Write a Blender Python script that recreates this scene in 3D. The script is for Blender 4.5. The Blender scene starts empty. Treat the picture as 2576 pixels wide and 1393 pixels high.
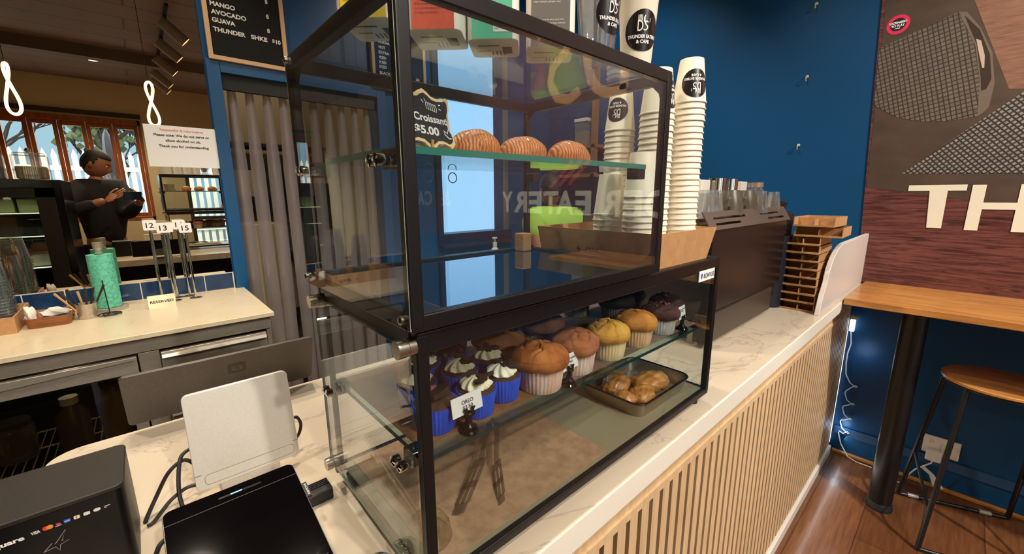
import bpy, bmesh, math, random
from mathutils import Matrix, Vector, Euler, noise
random.seed(7)
S = bpy.context.scene
COL = S.collection
PI = math.pi
# ------------------------------------------------------------------ camera
cam = bpy.data.cameras.new('camera'); camo = bpy.data.objects.new('camera', cam); COL.objects.link(camo)
cam.sensor_width = 36.0; cam.lens = 36.0*1029.96/2576.0; cam.clip_start = 0.004; cam.clip_end = 200
CAMP = Vector((-0.1759, -0.3231, 1.4694))
_y, _p, _r = 0.8360, -0.1987, -0.0045
_fw = Vector((math.cos(_p)*math.cos(_y), math.cos(_p)*math.sin(_y), math.sin(_p)))
_rt = Vector((math.sin(_y), -math.cos(_y), 0)); _up = _rt.cross(_fw)
_rt2 = _rt*math.cos(_r)+_up*math.sin(_r); _up2 = -_rt*math.sin(_r)+_up*math.cos(_r)
camo.matrix_world = Matrix(((_rt2.x, _up2.x, -_fw.x, CAMP.x), (_rt2.y, _up2.y, -_fw.y, CAMP.y), (_rt2.z, _up2.z, -_fw.z, CAMP.z), (0, 0, 0, 1)))
S.camera = camo
S.cycles.transparent_max_bounces = 64; S.cycles.max_bounces = 14; S.cycles.glossy_bounces = 8; S.cycles.diffuse_bounces = 4
# ------------------------------------------------------------------ colour management, world
S.view_settings.view_transform = 'Standard'
try: S.view_settings.look = 'None'
except Exception: pass
S.view_settings.gamma = 1.0; S.view_settings.use_curve_mapping = False
S.view_settings.exposure = 0.15
w = bpy.data.worlds.new('sky'); S.world = w; w.use_nodes = True
nt = w.node_tree; nt.nodes.clear()
_o = nt.nodes.new('ShaderNodeOutputWorld'); _b = nt.nodes.new('ShaderNodeBackground')
_b.inputs[0].default_value = (0.40, 0.68, 1.0, 1); _b.inputs[1].default_value = 1.45
nt.links.new(_b.outputs[0], _o.inputs[0])
def light(name, kind, loc, energy, color, size=.1, target=None, spot=None, blend=.4, sy=None):
    l = bpy.data.lights.new(name, kind); l.energy = energy; l.color = color
    o = bpy.data.objects.new(name, l); COL.objects.link(o); o.location = loc
    if kind == 'AREA':
        l.size = size
        if sy: l.shape = 'RECTANGLE'; l.size_y = sy
    elif kind != 'SUN': l.shadow_soft_size = size
    if spot: l.spot_size = spot; l.spot_blend = blend
    if target is not None:
        o.rotation_euler = (Vector(target)-Vector(loc)).to_track_quat('-Z', 'Y').to_euler()
    return o
WARM = (1.0, .87, .70); NEUT = (1.0, .93, .84); DAY = (.80, .90, 1.0)
# ceiling downlights over the service counter and the back bench, and the room, plus added fills for stand and fence
light('downlight_counter', 'SPOT', (.25, 1.05, 3.3), 90, WARM, .05, (.2, .45, 1.0), 1.9, .6)
light('downlight_till', 'SPOT', (-.75, .75, 3.3), 70, WARM, .05, (-.5, .9, 1.0), 1.9, .6)
light('downlight_bench', 'SPOT', (-.2, 1.45, 3.3), 55, WARM, .05, (-.2, 1.9, .9), 1.7, .6)
light('downlight_machine', 'SPOT', (1.3, .75, 3.3), 40, NEUT, .05, (1.5, .1, 1.0), 1.9, .6)
light('downlight_table', 'SPOT', (1.6, -1.2, 3.3), 56, NEUT, .06, (2.3, -.4, .9), 1.8, .6)
light('downlight_front', 'SPOT', (.95, -1.35, 3.3), 40, NEUT, .05, (.75, .0, 1.0), 1.7, .6)
light('downlight_case', 'SPOT', (.33, -2.0, 3.2), 350, NEUT, .05, (.35, .1, 1.15), .9, .6)
light('downlight_case_far', 'SPOT', (.33, -3.7, 3.2), 420, NEUT, .05, (.35, .12, 1.15), .55, .6)
light('downlight_wall', 'SPOT', (1.2, -2.4, 3.3), 430, NEUT, .06, (2.6, -1.9, 1.6), 1.9, .6)
light('stand_fill', 'SPOT', (-.15, -1.3, 3.35), 75, WARM, .05, (-.12, .4, 1.1), 1.2, .6)  # added spot that brightens the silver tablet stand from the shop side
light('fence_fill', 'AREA', (-2.0, -6.4, 5.2), 900, (1, .98, .95), 6.0, (-2, -10, 1.2), sy=2.0)  # unseen area lamp added in the yard to whiten the fence
light('downlight_room', 'SPOT', (-.35, -3.8, 3.36), 260, WARM, .06, (-.35, -3.8, 0), 2.4, .6)
# daylight from the open sky above the yard, coming in through the folding windows and the glass door
light('daylight_yard', 'AREA', (-1.0, -7.2, 4.6), 2200, DAY, 6.0, (-.3, 0, .8), sy=2.2)
# led strip behind the slatted panel by the wall and under its base
light('led_strip', 'POINT', (2.57, -.05, .62), .22, (.62, .80, 1.0), .05)
light('led_strip_low', 'POINT', (2.60, -.02, .17), .18, (.55, .78, 1.0), .02)
light('led_floor', 'AREA', (1.6, -.03, .10), 1.0, (1.0, .93, .85), 2.2, (1.6, -.35, 0), sy=.03)
light('back_room_lamp', 'POINT', (.45, 3.0, 2.5), 10, WARM, .1)
light('work_lamp', 'SPOT', (1.7, 1.0, 3.3), 90, NEUT, .06, (1.9, 1.9, 1.1), 2.0, .6)

# ------------------------------------------------------------------ materials
def lin(c):
    r = []
    for v in c[:3]:
        v = v/255.0; r.append(v/12.92 if v <= .04045 else ((v+.055)/1.055)**2.4)
    return (r[0], r[1], r[2], 1)
MATS = {}
def M(name, c=(200, 200, 200), rough=.5, metal=0.0, spec=.5, bump=0, bscale=60, coat=0, emit=0, trans=0, alpha=1, sss=0):
    if name in MATS: return MATS[name]
    m = bpy.data.materials.new(name); m.use_nodes = True; n = m.node_tree; b = n.nodes['Principled BSDF']
    b.inputs['Base Color'].default_value = lin(c); b.inputs['Roughness'].default_value = rough; b.inputs['Metallic'].default_value = metal
    b.inputs['Specular IOR Level'].default_value = spec; b.inputs['Coat Weight'].default_value = coat
    if alpha < 1: b.inputs['Alpha'].default_value = alpha
    if trans: b.inputs['Transmission Weight'].default_value = trans
    if sss:
        b.inputs['Subsurface Weight'].default_value = sss; b.inputs['Subsurface Radius'].default_value = (.01, .006, .003)
    if emit: b.inputs['Emission Color'].default_value = lin(c); b.inputs['Emission Strength'].default_value = emit
    if bump:
        t = n.nodes.new('ShaderNodeTexNoise'); t.inputs['Scale'].default_value = bscale; t.inputs['Detail'].default_value = 6
        co = n.nodes.new('ShaderNodeTexCoord'); n.links.new(co.outputs['Object'], t.inputs['Vector'])
        bp = n.nodes.new('ShaderNodeBump'); bp.inputs['Strength'].default_value = bump; bp.inputs['Distance'].default_value = .01
        n.links.new(t.outputs['Fac'], bp.inputs['Height']); n.links.new(bp.outputs[0], b.inputs['Normal'])
    MATS[name] = m; return m
def MN(name, stops, scale=8, stretch=(1, 1, 1), detail=6, rough=.5, distort=0, bump=0, metal=0, spec=.5, coat=0, rough_n=.6, rot=(0, 0, 0), kind='noise'):
    """noise / wave driven colour ramp; stops = [(pos, rgb), ...]"""
    if name in MATS: return MATS[name]
    m = M(name, stops[0][1], rough, metal, spec, coat=coat); n = m.node_tree; b = n.nodes['Principled BSDF']
    co = n.nodes.new('ShaderNodeTexCoord'); mp = n.nodes.new('ShaderNodeMapping'); mp.inputs['Scale'].default_value = stretch; mp.inputs['Rotation'].default_value = rot
    n.links.new(co.outputs['Object'], mp.inputs['Vector'])
    if kind == 'wave':
        t = n.nodes.new('ShaderNodeTexWave'); t.inputs['Scale'].default_value = scale; t.inputs['Distortion'].default_value = distort; t.inputs['Detail'].default_value = detail; t.inputs['Detail Scale'].default_value = 1.5
        fac = t.outputs['Fac']
    elif kind == 'voronoi':
        t = n.nodes.new('ShaderNodeTexVoronoi'); t.feature = 'DISTANCE_TO_EDGE'; t.inputs['Scale'].default_value = scale; fac = t.outputs['Distance']
    else:
        t = n.nodes.new('ShaderNodeTexNoise'); t.inputs['Scale'].default_value = scale; t.inputs['Detail'].default_value = detail; t.inputs['Roughness'].default_value = rough_n; t.inputs['Distortion'].default_value = distort
        fac = t.outputs['Fac']
    n.links.new(mp.outputs[0], t.inputs['Vector'])
    r = n.nodes.new('ShaderNodeValToRGB'); cr = r.color_ramp
    while len(cr.elements) < len(stops): cr.elements.new(.5)
    for e, (p, c) in zip(cr.elements, stops): e.position = p; e.color = lin(c)
    n.links.new(fac, r.inputs[0]); n.links.new(r.outputs[0], b.inputs['Base Color'])
    if bump:
        bp = n.nodes.new('ShaderNodeBump'); bp.inputs['Strength'].default_value = bump; bp.inputs['Distance'].default_value = .005
        n.links.new(fac, bp.inputs['Height']); n.links.new(bp.outputs[0], b.inputs['Normal'])
    return m
def glass(name, tint=(255, 255, 255), f0=.045, rough=.0, haze=0.0, hazec=(200, 200, 200)):
    """thin pane: clear transmission plus mirror reflection that grows at grazing angles"""
    if name in MATS: return MATS[name]
    m = bpy.data.materials.new(name); m.use_nodes = True; n = m.node_tree; n.nodes.clear()
    o = n.nodes.new('ShaderNodeOutputMaterial'); tr = n.nodes.new('ShaderNodeBsdfTransparent'); tr.inputs[0].default_value = lin(tint)
    gl = n.nodes.new('ShaderNodeBsdfGlossy'); gl.inputs['Roughness'].default_value = rough
    lw = n.nodes.new('ShaderNodeLayerWeight'); lw.inputs[0].default_value = .5
    pw = n.nodes.new('ShaderNodeMath'); pw.operation = 'POWER'; pw.inputs[1].default_value = 5
    n.links.new(lw.outputs['Facing'], pw.inputs[0])
    mu = n.nodes.new('ShaderNodeMath'); mu.operation = 'MULTIPLY_ADD'; mu.inputs[1].default_value = 1-f0; mu.inputs[2].default_value = f0
    n.links.new(pw.outputs[0], mu.inputs[0])
    mx = n.nodes.new('ShaderNodeMixShader'); n.links.new(mu.outputs[0], mx.inputs[0])
    if haze:
        df = n.nodes.new('ShaderNodeBsdfDiffuse'); df.inputs[0].default_value = lin(hazec)
        m2 = n.nodes.new('ShaderNodeMixShader'); m2.inputs[0].default_value = haze
        n.links.new(tr.outputs[0], m2.inputs[1]); n.links.new(df.outputs[0], m2.inputs[2]); n.links.new(m2.outputs[0], mx.inputs[1])
    else: n.links.new(tr.outputs[0], mx.inputs[1])
    n.links.new(gl.outputs[0], mx.inputs[2]); n.links.new(mx.outputs[0], o.inputs[0])
    MATS[name] = m; return m
def brickmat(name, c1, c2, mortar, scale, bw, rh, ms=.02, rough=.4, stretch=(1, 1, 1), rot=(0, 0, 0), offset=.5, axes='XY', noise=None, coat=0):
    m = M(name, c1, rough, coat=coat); n = m.node_tree; b = n.nodes['Principled BSDF']
    co = n.nodes.new('ShaderNodeTexCoord'); mp = n.nodes.new('ShaderNodeMapping'); mp.inputs['Rotation'].default_value = rot; mp.inputs['Scale'].default_value = stretch
    n.links.new(co.outputs['Object'], mp.inputs['Vector'])
    vec = mp.outputs[0]
    if axes != 'XY':
        sp = n.nodes.new('ShaderNodeSeparateXYZ'); cb = n.nodes.new('ShaderNodeCombineXYZ'); n.links.new(vec, sp.inputs[0])
        n.links.new(sp.outputs['XYZ'.index(axes[0])], cb.inputs[0]); n.links.new(sp.outputs['XYZ'.index(axes[1])], cb.inputs[1]); vec = cb.outputs[0]
    t = n.nodes.new('ShaderNodeTexBrick'); t.inputs['Color1'].default_value = lin(c1); t.inputs['Color2'].default_value = lin(c2); t.inputs['Mortar'].default_value = lin(mortar)
    t.inputs['Scale'].default_value = scale; t.inputs['Brick Width'].default_value = bw; t.inputs['Row Height'].default_value = rh; t.inputs['Mortar Size'].default_value = ms; t.offset = offset
    n.links.new(vec, t.inputs['Vector']); out = t.outputs['Color']
    if noise:
        st, sc, amt = noise
        mp2 = n.nodes.new('ShaderNodeMapping'); mp2.inputs['Scale'].default_value = st; n.links.new(co.outputs['Object'], mp2.inputs['Vector'])
        q = n.nodes.new('ShaderNodeTexNoise'); q.inputs['Scale'].default_value = sc; q.inputs['Detail'].default_value = 8; q.inputs['Roughness'].default_value = .65; n.links.new(mp2.outputs[0], q.inputs['Vector'])
        r = n.nodes.new('ShaderNodeValToRGB'); r.color_ramp.elements[0].position = .3; r.color_ramp.elements[0].color = (1-amt, 1-amt, 1-amt, 1); r.color_ramp.elements[1].position = .7; r.color_ramp.elements[1].color = (1+amt*.3,)*3+(1,)
        n.links.new(q.outputs['Fac'], r.inputs[0])
        mm = n.nodes.new('ShaderNodeMix'); mm.data_type = 'RGBA'; mm.blend_type = 'MULTIPLY'; mm.inputs[0].default_value = 1
        n.links.new(out, mm.inputs[6]); n.links.new(r.outputs[0], mm.inputs[7]); out = mm.outputs[2]
    n.links.new(out, b.inputs['Base Color'])
    return m

# ------------------------------------------------------------------ geometry helpers
WL = {}                                            # world location of every root / part, for parenting
def wloc(o): return WL.get(o.name, Vector((0, 0, 0)))
class G:
    def __init__(s): s.v = []; s.f = []; s.mi = []
    def add(s, vs, fs):
        n = len(s.v); s.v += [tuple(v) for v in vs]; s.f += [tuple(i+n for i in f) for f in fs]; return s
    def box(s, x0, y0, z0, x1, y1, z1, mtx=None):
        vs = [(x0, y0, z0), (x1, y0, z0), (x1, y1, z0), (x0, y1, z0), (x0, y0, z1), (x1, y0, z1), (x1, y1, z1), (x0, y1, z1)]
        if mtx: vs = [mtx @ Vector(v) for v in vs]
        return s.add(vs, [(3, 2, 1, 0), (4, 5, 6, 7), (0, 1, 5, 4), (1, 2, 6, 5), (2, 3, 7, 6), (3, 0, 4, 7)])
    def prism(s, pts, h0, h1, mtx=None, f=None):
        """2-D outline (counter-clockwise) swept from h0 to h1 along local z; f maps (u,v,h) to 3-D"""
        n = len(pts)
        if f: vs = [f(u, v, h0) for u, v in pts]+[f(u, v, h1) for u, v in pts]
        else:
            vs = [(u, v, h0) for u, v in pts]+[(u, v, h1) for u, v in pts]
            if mtx: vs = [mtx @ Vector(v) for v in vs]
        return s.add(vs, [tuple(range(n-1, -1, -1)), tuple(range(n, 2*n))]+[(i, (i+1) % n, n+(i+1) % n, n+i) for i in range(n)])
    def lathe(s, prof, c=(0, 0, 0), seg=32, ribs=0, ribamp=0, mtx=None, cap=True, ribfn=None):
        vs = []; fs = []
        for k, (r, z) in enumerate(prof):
            for i in range(seg):
                a = 2*PI*i/seg; rr = r
                if ribs: rr = r*(1+(ribamp if (ribfn is None) else ribamp*ribfn(k/(len(prof)-1)))*math.cos(ribs*a))
                v = Vector((rr*math.cos(a), rr*math.sin(a), z))
                if mtx: v = mtx @ v
                vs.append((v.x+c[0], v.y+c[1], v.z+c[2]))
        for k in range(len(prof)-1):
            for i in range(seg):
                j = (i+1) % seg; fs.append((k*seg+i, k*seg+j, (k+1)*seg+j, (k+1)*seg+i))
        if cap:
            if prof[0][0] > 1e-6: fs.append(tuple(range(seg-1, -1, -1)))
            if prof[-1][0] > 1e-6: fs.append(tuple((len(prof)-1)*seg+i for i in range(seg)))
        return s.add(vs, fs)
    def tube(s, pts, r, seg=10, closed=False, cap=True):
        pts = [Vector(p) for p in pts]; n = len(pts); vs = []; fs = []
        rs = r if isinstance(r, (list, tuple)) else [r]*n
        up = None
        for i, p in enumerate(pts):
            if closed: t = pts[(i+1) % n]-pts[i-1]
            else: t = pts[min(i+1, n-1)]-pts[max(i-1, 0)]
            if t.length < 1e-9: t = Vector((0, 0, 1))
            t.normalize()
            if up is None:
                up = Vector((0, 0, 1)) if abs(t.z) < .9 else Vector((1, 0, 0))
            a = t.cross(up)
            if a.length < 1e-6: a = t.orthogonal()
            a.normalize(); b = a.cross(t).normalized(); up = b
            for k in range(seg):
                q = 2*PI*k/seg; vs.append(p+(a*math.cos(q)+b*math.sin(q))*rs[i])
        m = n if closed else n-1
        for i in range(m):
            for k in range(seg):
                j = (k+1) % seg; i2 = (i+1) % n
                fs.append((i*seg+k, i*seg+j, i2*seg+j, i2*seg+k))
        if cap and not closed:
            fs.append(tuple(range(seg-1, -1, -1))); fs.append(tuple((n-1)*seg+k for k in range(seg)))
        return s.add(vs, fs)
    def grid(s, f, nu, nv, closeu=False):
        vs = [f(i/(nu if closeu else nu-1), j/(nv-1)) for j in range(nv) for i in range(nu)]; fs = []
        for j in range(nv-1):
            for i in range(nu if closeu else nu-1):
                i2 = (i+1) % nu; fs.append((j*nu+i, j*nu+i2, (j+1)*nu+i2, (j+1)*nu+i))
        return s.add(vs, fs)
    def ball(s, c, r, seg=16, rings=10, f=None):
        rx, ry, rz = r if isinstance(r, (tuple, list)) else (r, r, r)
        vs = []; fs = []
        for j in range(rings+1):
            t = PI*j/rings
            for i in range(seg):
                a = 2*PI*i/seg; d = Vector((math.sin(t)*math.cos(a), math.sin(t)*math.sin(a), math.cos(t))); k = f(d) if f else 1
                vs.append((c[0]+rx*d.x*k, c[1]+ry*d.y*k, c[2]+rz*d.z*k))
        for j in range(rings):
            for i in range(seg):
                i2 = (i+1) % seg; fs.append((j*seg+i, (j+1)*seg+i, (j+1)*seg+i2, j*seg+i2))
        return s.add(vs, fs)
    def disc(s, f, r=1, seg=40, rings=5):
        """flat disc of radius r in (u,v), mapped by f"""
        vs = [f(0, 0)]; fs = []
        for k in range(1, rings+1):
            for i in range(seg):
                a = 2*PI*i/seg; vs.append(f(r*k/rings*math.cos(a), r*k/rings*math.sin(a)))
        for i in range(seg): fs.append((0, 1+i, 1+(i+1) % seg))
        for k in range(rings-1):
            for i in range(seg):
                j = (i+1) % seg; fs.append((1+k*seg+i, 1+(k+1)*seg+i, 1+(k+1)*seg+j, 1+k*seg+j))
        return s.add(vs, fs)
    def ribbon(s, pts, wd, f):
        """flat stroke of width wd along 2-D polyline, mapped by f(u,v)"""
        n = len(pts); L = []; R = []
        ws = wd if isinstance(wd, (list, tuple)) else [wd]*n
        for i in range(n):
            a = Vector(pts[max(i-1, 0)]); b = Vector(pts[min(i+1, n-1)]); t = (b-a)
            t = t.normalized() if t.length > 1e-9 else Vector((1, 0)); nn = Vector((-t.y, t.x))*ws[i]/2; p = Vector(pts[i])
            L.append(p+nn); R.append(p-nn)
        return s.add([f(q.x, q.y) for q in L]+[f(q.x, q.y) for q in R], [(i, n+i, n+i+1, i+1) for i in range(n-1)])
    def obj(s, name, mat, parent=None, smooth=False, bevel=0, seg=2, local=False, at=None, angle=None, subsurf=0, recalc=True):
        me = bpy.data.meshes.new(name)
        base = Vector((0, 0, 0))
        if not local:
            base = wloc(parent) if parent else (Vector(at) if at is not None else s.foot())
        me.from_pydata([(v[0]-base.x, v[1]-base.y, v[2]-base.z) for v in s.v], [], s.f)
        if recalc:
            bm = bmesh.new(); bm.from_mesh(me); bmesh.ops.recalc_face_normals(bm, faces=bm.faces); bm.to_mesh(me); bm.free()
        if smooth:
            for p in me.polygons: p.use_smooth = True
            if angle is None: angle = 40
            try: me.set_sharp_from_angle(angle=math.radians(angle))
            except Exception: pass
        me.materials.append(mat)
        o = bpy.data.objects.new(name, me); COL.objects.link(o)
        if parent:
            o.parent = parent; WL[o.name] = wloc(parent).copy()
        elif not local: o.location = base; WL[o.name] = base.copy()
        if bevel:
            b = o.modifiers.new('bevel', 'BEVEL'); b.width = bevel; b.segments = seg; b.limit_method = 'ANGLE'; b.angle_limit = math.radians(40)
            if not smooth:
                for p in me.polygons: p.use_smooth = True
                try: me.set_sharp_from_angle(angle=math.radians(35))
                except Exception: pass
                b.harden_normals = True
        if subsurf:
            q = o.modifiers.new('sub', 'SUBSURF'); q.levels = subsurf; q.render_levels = subsurf
        return o
    def foot(s):
        xs = [v[0] for v in s.v]; ys = [v[1] for v in s.v]; zs = [v[2] for v in s.v]
        return Vector(((min(xs)+max(xs))/2, (min(ys)+max(ys))/2, min(zs)))
def tag(o, label, cat, group=None, kind=None):
    o['label'] = label; o['category'] = cat
    if group: o['group'] = group
    if kind: o['kind'] = kind
    return o
def thing(name, loc, label, cat, group=None, rz=0):
    o = bpy.data.objects.new(name, None); COL.objects.link(o); o.location = loc; o.rotation_euler = (0, 0, rz); WL[o.name] = Vector(loc)
    return tag(o, label, cat, group)
def struct(o): o['kind'] = 'structure'; return o
def copy_tree(o, loc=None, rot=None, label=None, group=None, parent=None):
    c = o.copy(); COL.objects.link(c)
    if parent: c.parent = parent
    if loc is not None: c.location = loc
    if rot is not None: c.rotation_euler = rot
    if label: c['label'] = label
    if group: c['group'] = group
    for ch in list(o.children): copy_tree(ch, parent=c)
    return c
def T(x=0, y=0, z=0, rz=0, rx=0, ry=0): return Matrix.Translation((x, y, z)) @ Euler((rx, ry, rz)).to_matrix().to_4x4()
def rrect(x0, y0, x1, y1, r, n=5):
    p = []
    for cx, cy, a0 in ((x1-r, y1-r, 0), (x0+r, y1-r, 90), (x0+r, y0+r, 180), (x1-r, y0+r, 270)):
        for k in range(n+1):
            a = math.radians(a0+90*k/n); p.append((cx+r*math.cos(a), cy+r*math.sin(a)))
    return p
_txt = {}
def text_mesh(s, off=0.0):
    key = s; s = (s, round(off, 3))
    if s not in _txt:
        cu = bpy.data.curves.new('lettering', 'FONT'); cu.body = key; cu.size = 1; cu.resolution_u = 3; cu.offset = off
        o = bpy.data.objects.new('lettering', cu); COL.objects.link(o)
        dg = bpy.context.evaluated_depsgraph_get(); me = bpy.data.meshes.new_from_object(o.evaluated_get(dg))
        vs = [tuple(v.co) for v in me.vertices]; fs = [tuple(p.vertices) for p in me.polygons]
        bpy.data.objects.remove(o); bpy.data.curves.remove(cu); bpy.data.meshes.remove(me)
        xs = [v[0] for v in vs]; ys = [v[1] for v in vs]
        _txt[s] = (vs, fs, min(xs), max(xs), min(ys), max(ys))
    return _txt[s]
def add_text(g, s, f, u0, u1, v0, v1=None, h=None, bold=0):
    """lettering s fitted in the box u0..u1 (width) and v0..v1 (cap height), mapped by f(u,v)"""
    hh = (v1-v0) if v1 is not None else (u1-u0)/max(1, len(s))*1.1
    vs, fs, a, b, c, d = text_mesh(s, min(.045, bold/(hh/.73)) if bold else 0.0)
    ku = (u1-u0)/(b-a); kv = (v1-v0)/(.73) if v1 is not None else ku
    g.add([f(u0+(x-a)*ku, v0+y*kv) for x, y, z in vs], fs)
    return g
def plane_map(o, u, v):
    o, u, v = Vector(o), Vector(u), Vector(v)
    return lambda a, b: tuple(o+u*a+v*b)
def skin(verts, edges, radii, sub=2, root=0):
    """limbs grown as one skinned surface; returns (verts, faces)"""
    me = bpy.data.meshes.new('sk'); me.from_pydata(verts, edges, []); o = bpy.data.objects.new('sk', me); COL.objects.link(o)
    o.modifiers.new('s', 'SKIN')
    sv = me.skin_vertices[0].data
    for i, r in enumerate(radii):
        sv[i].radius = (r, r) if not isinstance(r, (tuple, list)) else r
        sv[i].use_root = (i == root)
    q = o.modifiers.new('u', 'SUBSURF'); q.levels = sub; q.render_levels = sub
    dg = bpy.context.evaluated_depsgraph_get(); dg.update(); em = bpy.data.meshes.new_from_object(o.evaluated_get(dg))
    vs = [tuple(v.co) for v in em.vertices]; fs = [tuple(p.vertices) for p in em.polygons]
    bpy.data.objects.remove(o); bpy.data.meshes.remove(me); bpy.data.meshes.remove(em)
    return vs, fs
# ------------------------------------------------------------------ shared materials
blue = M('blue_paint', (14, 70, 112), .38, spec=.35, bump=.02, bscale=40)
bluetrim = M('blue_trim_paint', (14, 76, 122), .32)
cream = M('cream_paint', (205, 190, 150), .6)
black = M('black_powdercoat', (14, 12, 13), .38)
blackgl = M('black_gloss_plastic', (9, 8, 9), .12)
blackm = M('black_matte_plastic', (20, 18, 18), .55)
steel = M('brushed_steel', (190, 180, 165), .28, 1.0)
chrome = M('polished_chrome', (225, 222, 215), .08, 1.0)
white = M('white_plastic', (236, 230, 218), .4)
paper = M('white_card', (240, 238, 234), .7)
ink = M('black_ink', (15, 14, 16), .7)
clear = glass('clear_glass', (250, 252, 252), .05)
quartz = MN('white_quartz', [(.0, (206, 190, 166)), (.487, (204, 188, 166)), (.498, (176, 162, 146)), (.510, (205, 190, 168)), (1, (212, 198, 176))], 2.2, (1, 1.4, 1), 8, .22, 1.4, rough_n=.60)
whiteedge = M('white_laminate_edge', (240, 233, 218), .35)
oak = MN('honey_oak', [(.25, (148, 92, 44)), (.5, (188, 128, 66)), (.75, (204, 148, 84))], 7, (5, .6, 5), 8, .3, .6, coat=.3)
slat = MN('slat_oak', [(.3, (200, 166, 124)), (.6, (218, 186, 144)), (.8, (226, 196, 158))], 12, (6, 6, .5), 6, .55)
redoak = MN('window_timber', [(.3, (120, 58, 18)), (.7, (170, 92, 34))], 8, (4, 4, .4), 6, .4)
card = MN('brown_cardboard', [(.3, (176, 130, 84)), (.7, (192, 146, 98))], 60, (1, 1, 1), 4, .8)
kraft = MN('brown_kraft_paper', [(.3, (150, 116, 88)), (.55, (176, 140, 110)), (.8, (190, 156, 126))], 45, (1, 1, 1), 8, .75)
mirror = M('mirror_glass', (222, 212, 192), .0, 1.0)
mirbase = M('polished_base_plate', (170, 182, 196), .02, 1.0)

YB, XF, YF, XL, ZC = 2.3, 2.645, -5.4, -3.2, 3.4
# ------------------------------------------------------------------ floor, ceiling, walls
floorm = brickmat('timber_floor', (126, 80, 46), (108, 66, 38), (84, 50, 28), 1, 1.3, .19, .0022, .32, noise=((1.2, 14, 1), 5, .45), rot=(0, 0, 0), axes='XY', coat=.12)
struct(G().box(XL-.1, YF-.1, -.06, XF+.1, YB+.12, 0).box(-.3, YB+.12, -.06, 1.38, 3.85, 0).obj('floor', floorm, at=(0, 0, 0)))
ceilm = brickmat('ceiling_boards', (128, 112, 96), (120, 104, 90), (86, 74, 64), 1, 4.0, .42, .012, .7, axes='XY', rot=(0, 0, 0))
cl = struct(G().box(XL-.1, YF-.1, ZC, XF+.1, YB+.12, ZC+.08).box(-.3, YB+.12, ZC, 1.38, 3.85, ZC+.08).obj('ceiling', ceilm, at=(0, 0, 0)))
g = G(); g.box(XL, -3.3, ZC-.14, XF, -3.12, ZC)
struct(g.obj('trim_1', M('beam_paint', (104, 92, 78), .7)))
# back wall with the doorway and the servery window cut out
DX0, DX1, DZ = .227, 1.04, 2.074
WX0, WX1, WZ0, WZ1 = 1.497, 2.10, 1.18, 2.62
g = G()
for x0, x1, z0, z1 in ((XL, DX0, 0, ZC), (DX0, DX1, DZ, ZC), (DX1, WX0, 0, ZC), (WX0, WX1, 0, WZ0), (WX0, WX1, WZ1, ZC), (WX1, XF, 0, ZC)):
    g.box(x0, YB, z0, x1, YB+.12, z1)
struct(g.obj('wall_back', blue, at=(0, YB, 0)))
struct(G().box(XF, YF-.1, 0, XF+.12, YB+.12, ZC).obj('wall_right', blue, at=(XF, 0, 0)))
struct(G().box(XL-.12, YF-.1, 0, XL, YB+.12, ZC).obj('wall_left', cream, at=(XL, 0, 0)))
g = G()
FX0, FX1, FZ0, FZ1 = -3.0, .075, 1.05, 2.80      # folding windows
EX0, EX1, EZ = .60, 1.55, 2.35                 # glazed door
for x0, x1, z0, z1 in ((XL, FX0, 0, ZC), (FX0, FX1, 0, FZ0), (FX0, FX1, FZ1, ZC), (FX1, EX0, 0, ZC), (EX0, EX1, EZ, ZC), (EX1, XF, 0, ZC)):
    g.box(x0, YF-.12, z0, x1, YF, z1)
struct(g.obj('wall_front', cream, at=(0, YF, 0)))
# far-wall dado lines, quarter-round trim at the floor
struct(G().box(XF-.012, -5.3, .118, XF, 0.02, .165).obj('trim_2', M('scuffed_blue_rail', (40, 78, 116), .45)))
struct(G().box(XF-.02, -5.3, 0, XF, .02, .02).obj('baseboard_right', oak, bevel=.006))
# door frame in blue round the curtain doorway
g = G(); g.box(DX0-.058, YB-.018, .0, DX0, YB, DZ+.055); g.box(DX0, YB-.018, DZ, DX1, YB, DZ+.055); g.box(DX1, YB-.018, 0, DX1+.06, YB, DZ+.055)
struct(g.obj('trim_3', bluetrim, at=(DX0, YB, 0), bevel=.002))
# folding timber windows of the front wall
k = 0
npan = 9; pw = (FX1-FX0-.08)/npan
wr = thing('window_1', (-1.55, YF-.06, FZ0), 'row of folding timber windows in the cream front wall', 'window'); wr['kind'] = 'structure'
g = G(); g.box(FX0, YF-.11, FZ0, FX1, YF+.02, FZ0+.05); g.box(FX0, YF-.11, FZ1-.09, FX1, YF+.02, FZ1); g.box(FX0, YF-.11, FZ0, FX0+.04, YF+.02, FZ1); g.box(FX1-.04, YF-.11, FZ0, FX1, YF+.02, FZ1)
g.obj('window_frame', redoak, wr, bevel=.003)
for i in range(npan):
    x0 = FX0+.04+i*pw; x1 = x0+pw; g = G()
    g.box(x0+.003, YF-.08, FZ0+.05, x0+.055, YF-.03, FZ1-.09); g.box(x1-.055, YF-.08, FZ0+.05, x1-.003, YF-.03, FZ1-.09)
    g.box(x0+.055, YF-.08, FZ0+.05, x1-.055, YF-.03, FZ0+.12); g.box(x0+.055, YF-.08, FZ1-.16, x1-.055, YF-.03, FZ1-.09)
    s_ = g.obj('sash', redoak, wr)
    G().box(x0+.055, YF-.058, FZ0+.12, x1-.055, YF-.052, FZ1-.16).obj('pane', clear, s_)
struct(G().box(FX0-.02, YF, FZ1+.03, FX1+.02, YF+.05, FZ1+.10).obj('trim_4', M('dark_blind_box', (50, 42, 34), .6)))
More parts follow.
